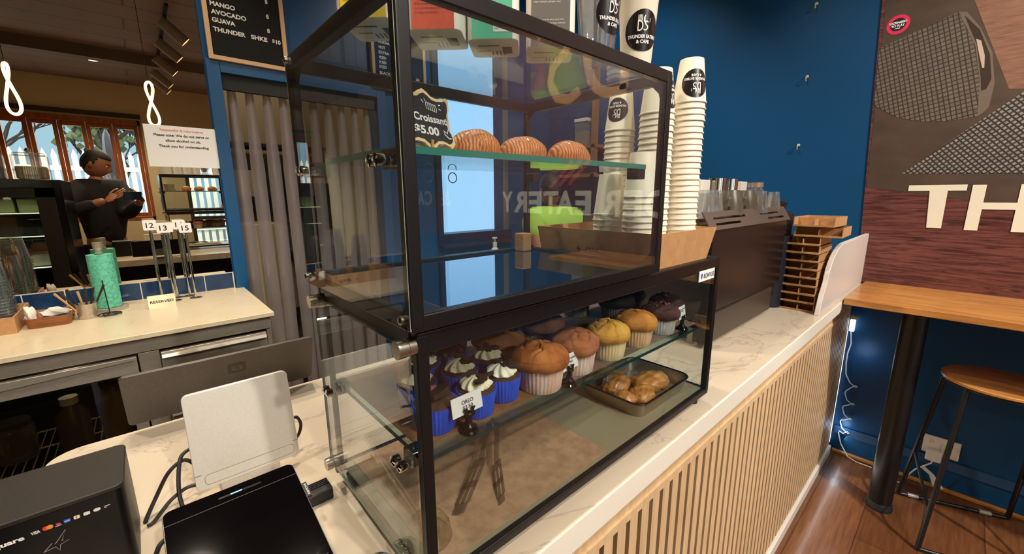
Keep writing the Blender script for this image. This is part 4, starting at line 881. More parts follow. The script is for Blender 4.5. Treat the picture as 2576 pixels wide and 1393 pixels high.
# ------------------------------------------------------------------ on the floor of the lower case
FZ = LZ0+.0133
tag(G().box(.036, .040, FZ, .372, .312, FZ+.001).obj('kraft_paper', kraft, at=(.2, .17, FZ)), 'brown kraft paper lining the floor of the lower case', 'paper')
t = thing('baking_tray', (.60, .14, FZ), 'deep dark metal tray of pastries on the floor of the lower case', 'tray')
tm_ = M('tray_metal', (160, 148, 130), .28, .65); dk_ = M('dark_tray_rim', (40, 36, 38), .22, .9)
def trayring(s, z): return [(.600+(x-.600)*s, .125+(y-.125)*s, z) for x, y in rrect(.492, .046, .708, .204, .026, 6)]
g = G(); rings = [trayring(.86, FZ), trayring(.88, FZ+.001), trayring(.97, FZ+.030), trayring(1.0, FZ+.031), trayring(1.0, FZ+.033), trayring(.955, FZ+.032), trayring(.86, FZ+.003)]
n = len(rings[0]); vs = [p for r_ in rings for p in r_]; fs = [tuple(range(n-1, -1, -1)), tuple((len(rings)-1)*n+i for i in range(n))]
for k in range(len(rings)-1): fs += [(k*n+i, k*n+(i+1) % n, (k+1)*n+(i+1) % n, (k+1)*n+i) for i in range(n)]
g.add(vs, fs); g.obj('pan', tm_, t, smooth=True)
rr_ = [(1.0, .0312), (1.004, .0325), (.99, .0338), (.955, .0335), (.955, .0318)]
g = G(); rings = [trayring(s, FZ+z) for s, z in rr_]; vs = [p for r_ in rings for p in r_]; fs = []
for k in range(len(rings)-1): fs += [(k*n+i, k*n+(i+1) % n, (k+1)*n+(i+1) % n, (k+1)*n+i) for i in range(n)]
g.add(vs, fs); g.obj('rim', dk_, t, smooth=True)
pas = MN('baked_pastry', [(.3, (170, 100, 44)), (.5, (198, 136, 70)), (.75, (222, 176, 112))], 30, (1, 1, 1), 8, .35, 1.2, bump=.3, coat=.5)
def pastry(x, y, rz, sx, sy, sz, label):
    t = thing('pastry', (x, y, FZ+.003), label, 'pastry', 'pastries in the dark tray', rz)
    def f(d): return 1+.05*math.sin(9*d.x+3*d.y)+.04*math.sin(14*d.y)+.10*noise.noise(Vector((d.x*3+x*50, d.y*3, d.z*3)))+.025*math.sin(26*d.x+5*math.sin(4*d.y))
    g = G(); g.ball((0, 0, sz*.72), (sx, sy, sz), 36, 22, f); g.v = [(a, b_, max(c_, 0)) for a, b_, c_ in g.v]; g.obj('crust', pas, t, smooth=True, local=True, angle=180)
pastry(.566, .152, .3, .044, .029, .021, 'golden pastry at the back of the dark tray'); pastry(.640, .112, -.2, .048, .034, .020, 'folded golden pastry at the right of the dark tray'); pastry(.580, .094, .5, .040, .026, .016, 'golden pastry at the front of the dark tray'); pastry(.532, .110, 1.3, .026, .020, .016, 'small golden pastry at the left of the dark tray')
# clear plastic tongs
tong = M('smoky_clear_plastic', (96, 78, 66), .12, spec=.7, alpha=.45)
t = thing('serving_tongs', (.14, .12, FZ+.001), 'clear smoky plastic serving tongs with slotted blades on the kraft paper', 'tongs')
def arm(p0, p1, p2, p3, wd, tilt):
    """handle from p0 to p1, slotted blade from p1 to p3"""
    g = G(); g.tube([p0, ((p0[0]+p1[0])/2, (p0[1]+p1[1])/2, (p0[2]+p1[2])/2+.004), p1], [.0055, .0042, .0042], 8)
    a, b_ = Vector(p1), Vector(p3); d = b_-a; L = d.length; d.normalize(); sdir = d.cross(Vector((0, 0, 1))).normalized(); up = (Vector((0, 0, 1))*math.cos(tilt)+sdir*math.sin(tilt)); side = d.cross(up).normalized()
    M_ = Matrix(((d.x, side.x, up.x, a.x), (d.y, side.y, up.y, a.y), (d.z, side.z, up.z, a.z), (0, 0, 0, 1)))
    h = wd/2
    for u0, u1, v0, v1 in ((0, L*.16, -h*.9, h*.9), (L*.16, L*.84, -h, -h*.55), (L*.16, L*.84, h*.55, h), (L*.16, L*.84, -h*.16, h*.16), (L*.46, L*.56, -h, h), (L*.84, L, -h*.8, h*.8)): g.box(u0, v0, -.001, u1, v1, .001, M_)
    return g
arm((.252, .215, FZ+.020), (.182, .150, FZ+.018), None, (.095, .090, FZ+.006), .026, .5).obj('blade', tong, t, smooth=True, angle=20)
arm((.262, .205, FZ+.020), (.196, .128, FZ+.016), None, (.152, .066, FZ+.004), .022, .9).obj('blade', tong, t, smooth=True, angle=20)
G().tube([(.252, .215, FZ+.020), (.268, .224, FZ+.020), (.262, .205, FZ+.020)], .0055, 8).obj('hinge', tong, t, smooth=True)
t = thing('cake_dome', (.045, .10, FZ+.001), 'small clear plastic dome lid in the front left corner of the lower case', 'lid')
G().lathe([(.030, 0), (.0305, .002), (.029, .004), (.028, .016), (.021, .027), (.010, .033), (0, .034)], seg=32).obj('dome', glass('dome_plastic', (248, 246, 240), .10, haze=.008), t, smooth=True, local=True); t.location = (.048, .088, FZ+.0012)
# ------------------------------------------------------------------ croissants and their sign in the upper case
crm = MN('croissant_crust', [(.0, (164, 88, 36)), (.35, (186, 108, 48)), (.6, (200, 124, 60)), (1, (212, 142, 78))], 70, (1, .5, 1), 6, .45, 5, bump=.3, kind='wave', coat=.25)
def croissant(x, y, rz, sx, sy, sz, label, sd):
    rnd = random.Random(sd); t = thing('croissant', (x, y, USZ), label, 'croissant', None, rz); p = rnd.uniform(0, 6)
    g = G()
    def f(d):
        s_ = math.atan2(d.z, d.x); rho = math.hypot(d.x, d.z)
        return 1+.012*math.sin(11*(s_*.5+rho*2.4)+p)+.03*math.sin(2*s_+p)
    g.ball((0, 0, sz*.55), (sx, sy, sz), 64, 40, f); g.v = [(a, b_, max(c_, 0)) for a, b_, c_ in g.v]
    g.obj('pastry', crm, t, smooth=True, local=True, angle=180)
    g = G()
    for k in range(3): g.tube([(sx*(.50+.14*k)*math.cos(a)*.95, -sy*(.72-.10*k), sz*.55+sz*(.50+.14*k)*math.sin(a)*.95) for a in [.25+.12*i for i in range(21)]], .0012, 6)
    g.v = [(a, b_, max(c_, 0)) for a, b_, c_ in g.v]; g.obj('layers', crm, t, smooth=True, local=True)
croissant(.182, .150, -.40, .036, .030, .0275, 'left of three golden croissants on the upper glass shelf', 31); croissant(.272, .148, -.35, .038, .030, .0265, 'middle of three golden croissants on the upper glass shelf', 32); croissant(.372, .140, -.30, .038, .030, .0265, 'right of three golden croissants on the upper glass shelf', 33)
tag(G().box(.10, .060, USZ, .436, .20, USZ+.0008).obj('baking_paper', M('pale_baking_paper', (196, 160, 122), .7), at=(.27, .12, USZ)), 'pale baking paper under the croissants on the upper glass shelf', 'paper')
t = thing('price_sign', (.068, .075, USZ), 'small wooden blackboard sign reading Croissant $5.00 on the upper shelf', 'sign', None, .30)
half = [(-.037, .0), (-.041, .004), (-.039, .012), (-.035, .016), (-.036, .036), (-.040, .043), (-.041, .052), (-.037, .055), (-.033, .053), (-.020, .051), (-.012, .052), (-.006, .056), (0, .0585)]
outl = half+[(-x, z) for x, z in half[::-1][1:]]
bot = [(.033, -.001), (.022, .002), (.012, .001), (.006, -.003), (0, -.006), (-.006, -.003), (-.012, .001), (-.022, .002), (-.033, -.001)]
full = [(x, z) for x, z in outl]+bot
m = T(0, 0, .0075, rx=-.20)
fs_ = lambda u, v, h: tuple(m @ Vector((u, h, v)))
G().prism(full[::-1], -.0015, .0015, f=fs_).obj('frame', M('pale_ply', (226, 196, 148), .6), t, local=True)
G().prism([(x*.90, .026+(z-.026)*.86) for x, z in full][::-1], -.0021, -.0014, f=fs_).obj('board', M('slate_black', (34, 30, 34), .8), t, local=True)
fs2 = lambda u, v: tuple(m @ Vector((u, -.0024, v)))
g = G(); add_text(g, 'Croissant', fs2, -.022, .030, .0235, .0315, bold=.0003); add_text(g, '$5.00', fs2, -.024, .014, .0100, .0185, bold=.0004)
g.ribbon([(.0295, .0305), (.0315, .020), (.0280, .014), (.0225, .0165), (.0235, .0125), (.030, .0085), (.034, .009)], .0013, fs2)
for k in range(5): g.ribbon([(.002+k*.0032+.0018*math.cos(a), .0405-k*.0004+.0040*math.sin(a)) for a in [PI*i/8 for i in range(-3, 12)]], .0010, fs2)
for p_, q_ in (((-.006, .046), (-.003, .043)), ((-.001, .0475), (.0005, .045)), ((.021, .044), (.024, .0445)), ((.0205, .040), (.024, .039))): g.ribbon([p_, q_], .0012, fs2)
g.obj('chalk_lettering', M('chalk_white', (232, 230, 228), .8), t, local=True)
g = G(); g.prism([(-.030, 0), (.040, 0), (.046, .009), (.041, .022), (.038, .012), (.020, .008), (-.030, .008)], .006, .010, f=lambda u, v, h: (u, h, v)); g.obj('stand', M('pale_ply', (226, 196, 148), .6), t, local=True)
g = G(); g.box(-.0035, -.0045, .0, .0005, .004, .0035); g.box(-.0035, -.0040, .0, .0, -.0025, .012); g.obj('peg', M('clear_pine', (200, 142, 84), .6), t, local=True)
# small tan carton in the back corner
box_thing('tan_carton', 'small tan cardboard carton in the back right corner of the upper case', 'box', .405, .285, UZ0+.0126, .430, .312, UZ0+.05, card)
# ------------------------------------------------------------------ cartons and sample cups on the upper case
cartw = M('carton_white', (226, 220, 208), .45)
def milk_carton(frx, fry, col, label, txt, sd, rz=-.78, w_=.050, d_=.068, h_=.150):
    """front-right bottom corner at frx, fry; front faces the shop"""
    rnd = random.Random(sd); dx, dy = math.cos(rz), math.sin(rz); z = UZ1+.0006
    t = thing('milk_carton', (frx-dx*w_/2, fry-dy*w_/2, z), label, 'carton', 'drink cartons on the upper display case', rz)
    g = G(); e = .009
    g.prism(rrect(-w_/2-.006, 0, w_/2+.006, d_, .008, 3), 0, h_); g.obj('carton', cartw, t, bevel=.001, local=True)
    G().box(-w_/2+.001, -.0006, .0005, w_/2-.001, .0004, h_-.001).obj('front_panel', M(label[:14].replace(' ', '_')+'_print', col, .5), t, local=True)
    fm = plane_map((0, -.0011, 0), (1, 0, 0), (0, 0, 1)); g = G()
    for s_, u0, u1, v, hh in txt: add_text(g, s_, fm, u0, u1, v, v+hh)
    lm = M('carton_light_ink', (226, 222, 214), .6) if sum(col) < 320 else M('carton_dark_ink', (70, 52, 44), .6)
    g.obj('small_print', lm, t, local=True)
    g = G()
    for x0, x1, y0, y1 in ((-.02, .006, d_*.30, d_*.34), (-.022, -.005, d_*.58, d_*.60), (.010, .022, d_*.4, d_*.75)): g.box(x0, y0, -.0004, x1, y1, .0004)
    for k in range(4): g.box(-.004+k*.005, d_*.62, -.0004, -.0025+k*.005, d_*.82, .0004)
    g.obj('base_print', M('carton_bar_ink', (54, 44, 40), .7), t, local=True)
    return t, fm
ing = [('Best before date and storage details', -.020, .018, .030, .0022), ('Shake well before opening and keep', -.020, .020, .0255, .0022), ('cool once opened use within', -.020, .012, .021, .0022), ('five days of opening', -.020, .006, .0165, .0022)]
milk_carton(.047, .118, (226, 190, 32), 'yellow fronted drink carton at the left end of the upper case top', ing, 41)
milk_carton(.118, .096, (232, 96, 70), 'orange red fronted drink carton on the upper display case', ing, 42)
t, fm = milk_carton(.187, .0745, (96, 192, 156), 'mint green fronted drink carton on the upper display case', [('Keep refrigerated after', -.022, -.002, .030, .0020), ('opening use within', -.022, -.004, .026, .0020), ('seven days', -.022, -.010, .022, .0020), ('Carton', .004, .019, .060, .0055)], 43)
g = G(); g.prism(rrect(.001, .008, .023, .026, .0012, 2), -.0009, -.0005, f=lambda u, v, h: (u, h, v)); g.obj('mark_panel', paper, t, local=True)
f2 = plane_map((0, -.0014, 0), (1, 0, 0), (0, 0, 1))
g = G(); g.ribbon([(.0025, .0175), (.004, .0155), (.0052, .0185), (.0045, .021), (.0058, .0242), (.0075, .021), (.0068, .0175), (.0056, .0162)], .0007, f2); add_text(g, 'FSC', f2, .0028, .0078, .0105, .0125); g.ribbon([(.0105, .0215), (.018, .0215)], .0005, f2); g.ribbon([(.0105, .0185), (.0205, .0185)], .0005, f2); g.ribbon([(.0105, .0125), (.0200, .0125)], .0007, f2); g.obj('certification_mark', ink, t, local=True)
t, fm = milk_carton(.258, .0455, (108, 102, 96), 'grey fronted drink carton nearest the clear cup on the upper case', [('Ingredients: Australian water, Australian oats', -.021, .021, .080, .0024), ('expeller of cereals or sunflower, acidity', -.021, .021, .0755, .0024), ('regulator, mineral salt', -.021, .006, .071, .0024), ('Contains gluten', -.021, -.002, .056, .0034), ('may contain gluten, soy', -.021, .012, .050, .0024), ('store in cool dry place away from', -.019, .016, .030, .0020), ('sunlight and strong odours', -.019, .018, .026, .0020), ('refrigerate after opening', -.019, .010, .022, .0020)], 44)
# ---- printed round cup sticker wrapped on a cone
def cone_map(cx, cy, z0, r0, z1, r1, a0, zc, off=.0004, flip=False):
    def f(u, v):
        if flip: u, v = -u, -v
        z = zc+v; k = (z-z0)/(z1-z0); r = r0+(r1-r0)*k+off; a = a0+u/r
        return (cx+r*math.cos(a), cy+r*math.sin(a), z)
    return f
def sticker(parent, fn, R, local=False):
    """fn(off) -> map"""
    d = G().disc(fn(.0009), R, 48, 8).obj('sticker', M('sticker_black', (22, 18, 18), .3), parent, smooth=True, local=local, angle=180)
    g = G(); ds_logo(g, fn(.0015), 0, R*.33, R*.78); k = R/.036
    add_text(g, 'THUNDER EATERY', fn(.0015), -.030*k, .031*k, -.0135*k, -.0075*k, bold=.0003*k); add_text(g, '& CAFE', fn(.0015), -.013*k, .013*k, -.0225*k, -.0165*k, bold=.0003*k)
    g.obj('lettering', paper, d, local=local)
cupw = M('white_paper_cup', (236, 226, 206), .5, sss=0)
UT = UZ1+.0006
toward = math.atan2(-.36, -.52)
# clear cup sample
cx, cy = .343, .068
t = thing('plastic_cup', (cx, cy, UT), 'clear plastic sample cup with a black round sticker on the upper display case', 'cup')
cupcl = glass('clear_cup_plastic', (250, 252, 252), .14, haze=.06, hazec=(226, 226, 226))
G().lathe([(.0225, 0), (.0232, .003), (.0315, .098), (.0335, .100), (.0335, .103), (.031, .103), (.0225, .006), (0, .005)], (cx, cy, UT), 40).obj('cup', cupcl, t, smooth=True)
sticker(t, lambda off: cone_map(cx, cy, UT, .0225, UT+.1, .0317, toward+.88, UT+.058, off), .0265)
cx, cy = .426, .056
t = thing('takeaway_cup', (cx, cy, UT), 'white takeaway coffee cup with black lid at the corner of the upper case', 'cup')
G().lathe([(.0215, 0), (.0218, .002), (.0295, .108), (.0302, .110), (.0295, .112)], (cx, cy, UT), 40).obj('cup', cupw, t, smooth=True)
G().lathe([(.0312, .1055), (.0320, .107), (.0320, .112), (.0300, .118), (.0285, .124), (.026, .124), (.025, .120), (0, .120)], (cx, cy, UT), 40).obj('lid', blackm, t, smooth=True)
sticker(t, lambda off: cone_map(cx, cy, UT, .0215, UT+.108, .0295, toward+.30, UT+.052, off), .0275)
# ------------------------------------------------------------------ cardboard tray with stacks of upturned paper cups
BX0, BX1, BY0, BY1, BZ = .480, .705, .036, .305, LZ1+.0004
t = thing('cardboard_tray', (.59, .17, BZ), 'open brown cardboard tray of upturned paper cups standing right of the upper case', 'box')
def traypanel(g, p0, p1, q0, q1, th=.002):
    n_ = (Vector(p1)-Vector(p0)).cross(Vector(q0)-Vector(p0)).normalized()*th
    g.add([p0, p1, q1, q0]+[tuple(Vector(p)+n_) for p in (p0, p1, q1, q0)], [(0, 1, 2, 3), (7, 6, 5, 4), (0, 4, 5, 1), (1, 5, 6, 2), (2, 6, 7, 3), (3, 7, 4, 0)])
HB, fl = .064, .016
b4 = [(BX0+.006, BY0, BZ), (BX1-.008, BY0, BZ), (BX1-.008, BY1, BZ), (BX0+.006, BY1, BZ)]
t4 = [(BX0, BY0-.008, BZ+HB), (BX1+.010, BY0-.008, BZ+HB), (BX1+.010, BY1+.01, BZ+HB), (BX0, BY1+.01, BZ+HB)]
g = G(); g.add(b4+[(x, y, z+.002) for x, y, z in b4], [(0, 1, 2, 3), (7, 6, 5, 4), (0, 4, 5, 1), (1, 5, 6, 2), (2, 6, 7, 3), (3, 7, 4, 0)]); g.obj('base', card, t)
for nm, i, j in (('front_flap', 0, 1), ('side_flap', 1, 2), ('back_flap', 2, 3), ('side_flap', 3, 0)):
    g = G(); traypanel(g, b4[i], b4[j], t4[i], t4[j]); o = g.obj(nm, card, t)
    if i == 0:
        g = G(); g.prism(rrect(.602, 1.3845, .622, 1.3885, .0018, 3), -.0105+BY0+.0035, -.0095+BY0+.0035, f=lambda u, v, h: (u, h-.0006, v)); g.obj('slot', M('slot_liner_cream', (222, 192, 140), .7), o)
    if i == 3:
        g = G(); fm = lambda u, v: (BX0+.0045-(v-BZ)*.0935-.0012, u, v)
        add_text(g, 'SAYL', fm, .152, .188, BZ+.020, BZ+.028, bold=.0004)
        g.prism([(.202+.0075*(1 if k % 2 == 0 else .22)*math.cos(PI/4*k), BZ+.024+.0085*(1 if k % 2 == 0 else .22)*math.sin(PI/4*k)) for k in range(8)], 0, .0003, f=lambda u, v, h: (fm(u, v)[0]-h, u, v)); g.obj('lettering', ink, o)
CZ0 = BZ+.0022
_cup = {}
def cup_mesh(r0, r1, h):
    k = (r0, r1, h)
    if k not in _cup:
        g = G(); g.lathe([(r1, .0), (r1+.0012, .0008), (r1+.0012, .0022), (r1, .003), (r1*.985, .004), (r0, h-.001), (r0*.98, h), (r0*.9, h), (r0*.88, h-.003), (0, h-.003)], seg=36, cap=False)
        _cup[k] = g
    return _cup[k]
CUPG = 'white paper cups nested in upturned stacks'
def cup_stack(x, y, n, r0, r1, h, pitch, where, z0=CZ0, stick=None, top_label=None):
    base = None
    for i in range(n):
        top = i == n-1
        lb = (top_label or 'topmost upturned paper cup of the %s' % where) if top else 'ribbed white paper cup nested in the %s' % where
        if base is None:
            base = cup_mesh(r0, r1, h).obj('paper_cup', cupw, None, smooth=True, local=True); base.location = (x, y, z0)
            tag(base, lb, 'cup', 'paper cups in the '+where)
        else:
            c = base.copy(); COL.objects.link(c); c.location = (x+random.uniform(-.0006, .0006), y+random.uniform(-.0006, .0006), z0+pitch*i); c['label'] = lb
            if top: WL[c.name] = Vector(c.location); last = c
    zt = z0+pitch*(n-1)
    if stick:
        WL[last.name] = Vector(last.location)
        sticker(last, lambda off: cone_map(x, y, zt, r1, zt+h, r0, stick[0], zt+stick[1], off, True), stick[2])
cup_stack(.665, .082, 28, .0220, .0315, .082, .0112, 'tallest cup stack in the cardboard tray', stick=(toward+.23, .034, .0265))
cup_stack(.603, .114, 26, .0235, .0325, .082, .0112, 'second tallest cup stack beside the post', stick=(toward+.80, .034, .0260))
cup_stack(.600, .195, 24, .0225, .0310, .078, .0112, 'cup stack seen through the upper case', stick=(toward-.33, .040, .0235))
cup_stack(.520, .090, 12, .0225, .0315, .080, .0112, 'short front left cup stack')
cup_stack(.526, .162, 9, .0225, .0310, .078, .0112, 'shortest cup stack')
# ------------------------------------------------------------------ till area on the service counter
pb = M('printer_charcoal', (34, 28, 22), .5, bump=.12, bscale=700)
t = thing('receipt_printer', (-.29, .39, 1.0), 'black cube receipt printer with a row of card logos on the counter', 'printer')
PX0, PX1, PY0, PY1, PZ = -.355, -.234, .333, .448, 1.121
G().prism(rrect(PX0, PY0, PX1, PY1, .010, 4), 1.001, PZ-.006).obj('body', M('printer_black', (7, 7, 8), .4, spec=.3), t, smooth=True)
G().prism(rrect(PX0, PY0-.0006, PX1+.0004, PY1, .010, 4), PZ-.006, PZ).obj('lid', pb, t, bevel=.0018)
fm = plane_map((0, PY0-.0006, 0), (1, 0, 0), (0, 0, 1))
def decal(pts, m_, nm, off=.0004): return G().prism(pts, 0, .0002, f=lambda u, v, h: (u, PY0-off-h, v)).obj(nm, m_, t)
wp2 = M('logo_white', (236, 232, 228), .5)
g = G(); add_text(g, 'Square', fm, -.345, -.3185, 1.0945, 1.1000, bold=.0003); add_text(g, 'VISA', fm, -.3135, -.3065, 1.0962, 1.0998, bold=.0003); g.obj('lettering', wp2, t)
zc = 1.0985
g = G(); g.disc(plane_map((-.3020, PY0-.0006, zc), (1, 0, 0), (0, 0, 1)), .0027, 20, 2); g.obj('logo_red', M('logo_red_ink', (228, 70, 48), .5), t); g = G(); g.disc(plane_map((-.2990, PY0-.0007, zc+.0001), (1, 0, 0), (0, 0, 1)), .0027, 20, 2); g.obj('logo_orange', M('logo_orange_ink', (240, 150, 60), .5), t)
g = G(); add_text(g, 'e', fm, -.2945, -.2905, 1.0975, 1.1010, bold=.0004); g.obj('logo_pink', M('logo_pink_ink', (226, 60, 90), .5), t); decal([(-.2952, 1.0960), (-.2900, 1.0960), (-.2900, 1.0966), (-.2952, 1.0966)], wp2, 'logo_bar')
decal(rrect(-.2880, 1.0962, -.2828, 1.1008, .0004, 2), M('logo_blue_ink', (36, 82, 190), .5), 'logo_blue'); decal([(-.2875, 1.0977), (-.2832, 1.0977), (-.2832, 1.0992), (-.2875, 1.0992)], M('logo_pale_blue_ink', (170, 196, 236), .5), 'logo_band', .0006)
decal(rrect(-.2800, 1.0965, -.2750, 1.1008, .0008, 2), wp2, 'logo_card'); decal([(-.2785, 1.0970), (-.2772, 1.0970), (-.2772, 1.1003), (-.2785, 1.1003)], M('logo_orange_ink', (240, 150, 60), .5), 'logo_stripe', .0006)
decal(rrect(-.2720, 1.0968, -.2665, 1.1008, .0008, 2), wp2, 'logo_card'); decal(rrect(-.2636, 1.0970, -.2575, 1.1010, .0019, 3), wp2, 'logo_pill')
decal([(-.2545, 1.0992), (-.2490, 1.0992), (-.2490, 1.1000), (-.2545, 1.1000)], wp2, 'logo_bar'); decal([(-.2545, 1.0975), (-.2520, 1.0975), (-.2520, 1.0982), (-.2545, 1.0982)], wp2, 'logo_bar')
star = [(-.3080, 1.070), (-.3005, 1.0775), (-.2985, 1.0750), (-.2880, 1.0890), (-.2930, 1.0760), (-.2870, 1.0745), (-.2945, 1.0720), (-.2960, 1.0650), (-.2985, 1.0715), (-.3080, 1.070)]
g = G(); g.ribbon(star, .0009, fm); g.obj('star_emblem', M('emblem_grey', (150, 146, 142), .4, .5), t)
# dark grey till screen seen from behind
def leaning(name, label, cat, x0, x1, yb, zb, yt, zt, thick, r, m_, back=1, extra=None):
    t = thing(name, ((x0+x1)/2, (yb+yt)/2, 1.0), label, cat)
    d = Vector((0, yt-yb, zt-zb)); L = d.length; d.normalize(); n_ = Vector((0, d.z, -d.y))
    o0 = Vector((x0, yb, zb)); f = lambda u, v, h: tuple(o0+Vector((1, 0, 0))*u+d*v+n_*h)
    G().prism(rrect(0, 0, x1-x0, L, r, 5), 0, thick, f=f).obj('body', m_, t, bevel=.0015)
    return t, f, L
greym = MN('dark_grey_aluminium', [(.3, (84, 78, 72)), (.7, (94, 88, 82))], 300, (1, 1, 1), 3, .42, metal=.5)
t, f, L = leaning('till_screen', 'wide dark grey till screen leaning back to back behind the white stand', 'screen', -.246, .098, .742, 1.018, .700, 1.134, .008, .008, greym)
fe = lambda u, v: f(u, v, -.0006)
g = G(); g.prism(rrect(.170, .072, .204, .097, .004, 3), -.0003, -.0007, f=f); g.obj('square_emblem', M('emblem_dark_grey', (52, 48, 46), .4), t); g = G(); g.prism(rrect(.177, .0785, .197, .0905, .002, 3), -.0007, -.0011, f=f); g.obj('square_emblem_inner', greym, t); g = G(); g.prism(rrect(.1835, .0825, .1905, .0865, .0008, 3), -.0011, -.0015, f=f); g.obj('square_emblem_core', M('emblem_dark_grey', (52, 48, 46), .4), t)
G().prism(rrect(.004, .004, .340, L-.004, .006, 3), .0082, .0088, f=f).obj('display', blackgl, t)
g = G(); g.prism([(.13, 0), (.21, 0), (.21, .05), (.13, .05)], .009, .016, f=f); g.box(-.118, .742, 1.0, -.034, .80, 1.010); g.obj('foot', M('emblem_dark_grey', (52, 48, 46), .4), t)
sil = MN('silver_aluminium', [(.3, (222, 216, 204)), (.7, (230, 224, 212))], 300, (1, 1, 1), 3, .28, metal=.15)
t, f, L = leaning('tablet_stand', 'silver white tablet stand with rounded corners seen from behind on the counter', 'till', -.1660, -.0185, .418, 1.018, .447, 1.168, .009, .009, sil)
lineg = M('seam_grey', (120, 112, 104), .5)
g = G(); fe = lambda u, v: f(u, v, -.0005); pp = rrect(.012, .006, .140, .022, .006, 4); g.ribbon(pp+[pp[0]], .0006, fe); g.ribbon([(.0, .0245), (.009, .0245)], .0010, fe); g.ribbon([(.139, .0265), (.1475, .0265)], .0010, fe); g.obj('seam', lineg, t)
g = G(); g.box(-.135, .425, 1.0, -.05, .52, 1.014); g.prism([(.03, 0), (.115, 0), (.115, .06), (.03, .06)], .009, .014, f=f); g.obj('foot', sil, t, bevel=.002)
# customer display, black slab tilted to the shop
t = thing('customer_display', (-.127, .24, 1.0), 'black glossy customer tablet lying tilted in front of the silver stand', 'tablet')
o0 = Vector((-.2065, .140, 1.022)); d = Vector((0, .192, .039)); L = d.length; d.normalize(); n_ = Vector((0, -d.z, d.y)); f = lambda u, v, h: tuple(o0+Vector((1, 0, 0))*u+d*v+n_*h)
W_ = .157
G().prism(rrect(0, 0, W_, L, .010, 5), -.0075, -.001, f=f).obj('body', M('tablet_silver_edge', (170, 166, 158), .3, .7), t, bevel=.001)
G().prism(rrect(.0012, .0012, W_-.0012, L-.0012, .009, 5), -.001, .0, f=f).obj('screen', M('black_screen_glass', (6, 5, 7), .05, spec=.6), t)
fe = lambda u, v: f(u, v, .0003)
g = G(); g.ribbon([(.002, L-.026), (W_-.002, L-.026)], .0012, fe); g.obj('seam', M('seam_black', (2, 2, 2), .5), t)
g = G(); g.prism(rrect(.060, L-.0165, .112, L-.0135, .0012, 2), .0, .0004, f=f); g.obj('card_slot', M('slot_black', (2, 2, 2), .2), t); g = G(); g.prism(rrect(.074, L-.0160, .088, L-.0140, .0008, 2), .0004, .0006, f=f); g.obj('slot_light', M('slot_blue_light', (120, 180, 226), .4, emit=.6), t)
g = G(); g.box(-.19, .155, 1.0, -.07, .30, 1.012); g.prism([(.03, .03), (.13, .03), (.13, .15), (.03, .15)], -.018, -.0075, f=f); g.obj('foot', blackm, t)
g = G(); g.prism([(W_-.0005, L-.076), (W_+.006, L-.076), (W_+.006, L-.048), (W_-.0005, L-.048)], -.005, -.001, f=f); o_ = g.obj('pull_tab', blackm, t); g = G(); add_text(g, 'REMOVE', lambda u, v: f(W_+.0045-v, L-.073+u, -.0006), 0, .022, 0, .003); g.obj('lettering', wp2, o_)
# black adaptor bar right of the tablet
t = thing('power_bar', (-.06, .30, 1.0), 'black ridged adaptor block behind the black tablet next to the display case', 'adaptor')
g = G(); g.prism(rrect(.286, 1.0, .318, 1.021, .004, 3), -.150, -.0065, f=lambda u, v, h: (h, u, v)); g.obj('body', blackm, t, bevel=.001)
for k in range(4): G().box(-.148, .300+k*.004, 1.0205, -.008, .302+k*.004, 1.0225).obj('rib', blackm, t)
def cable(label, pts, r=.0028, m_=blackm, name='cable'):
    g = G(); P_ = []
    pts = [Vector(p) for p in pts]
    for i in range(len(pts)-1):                                    # Catmull-Rom
        p0, p1, p2, p3 = pts[max(i-1, 0)], pts[i], pts[i+1], pts[min(i+2, len(pts)-1)]
        for k in range(8):
            s = k/8; P_.append(.5*((2*p1)+(-p0+p2)*s+(2*p0-5*p1+4*p2-p3)*s*s+(-p0+3*p1-3*p2+p3)*s**3))
    P_.append(pts[-1]); g.tube(P_, r, 8)
    return tag(g.obj(name, m_, smooth=True), label, 'cable')
cable('black cable looping from the silver stand down to the printer on the left', [(-.163, .452, 1.05), (-.175, .455, 1.06), (-.195, .45, 1.05), (-.215, .44, 1.02), (-.227, .425, 1.004), (-.228, .42, 1.003)])
cable('second black cable lower beside the silver stand, curving left', [(-.164, .43, 1.025), (-.178, .43, 1.026), (-.198, .425, 1.018), (-.218, .412, 1.004), (-.226, .408, 1.0032)])
cable('black cable hanging in a loop left of the silver stand', [(-.164, .462, 1.072), (-.178, .452, 1.066), (-.186, .42, 1.035), (-.184, .395, 1.012), (-.176, .380, 1.004), (-.170, .350, 1.0032)])
cable('black cable from the left edge of the black tablet down to the front', [(-.2055, .30, 1.044), (-.213, .295, 1.040), (-.222, .285, 1.02), (-.228, .275, 1.006), (-.229, .24, 1.0034)])
cable('short black cable loop right of the silver stand', [(-.017, .462, 1.066), (-.006, .468, 1.062), (-.001, .468, 1.046), (-.006, .466, 1.030), (-.016, .462, 1.022)])
t = thing('cake_dome', (.0, .125, 1.0), 'clear domed glass lid at the bottom edge of the counter beside the case', 'lid'); t.location = (-.010, .118, 1.0002)
G().lathe([(.021, 0), (.0215, .001), (.019, .009), (.012, .016), (.004, .019), (0, .0192)], seg=28).obj('dome', chrome, t, smooth=True, local=True)
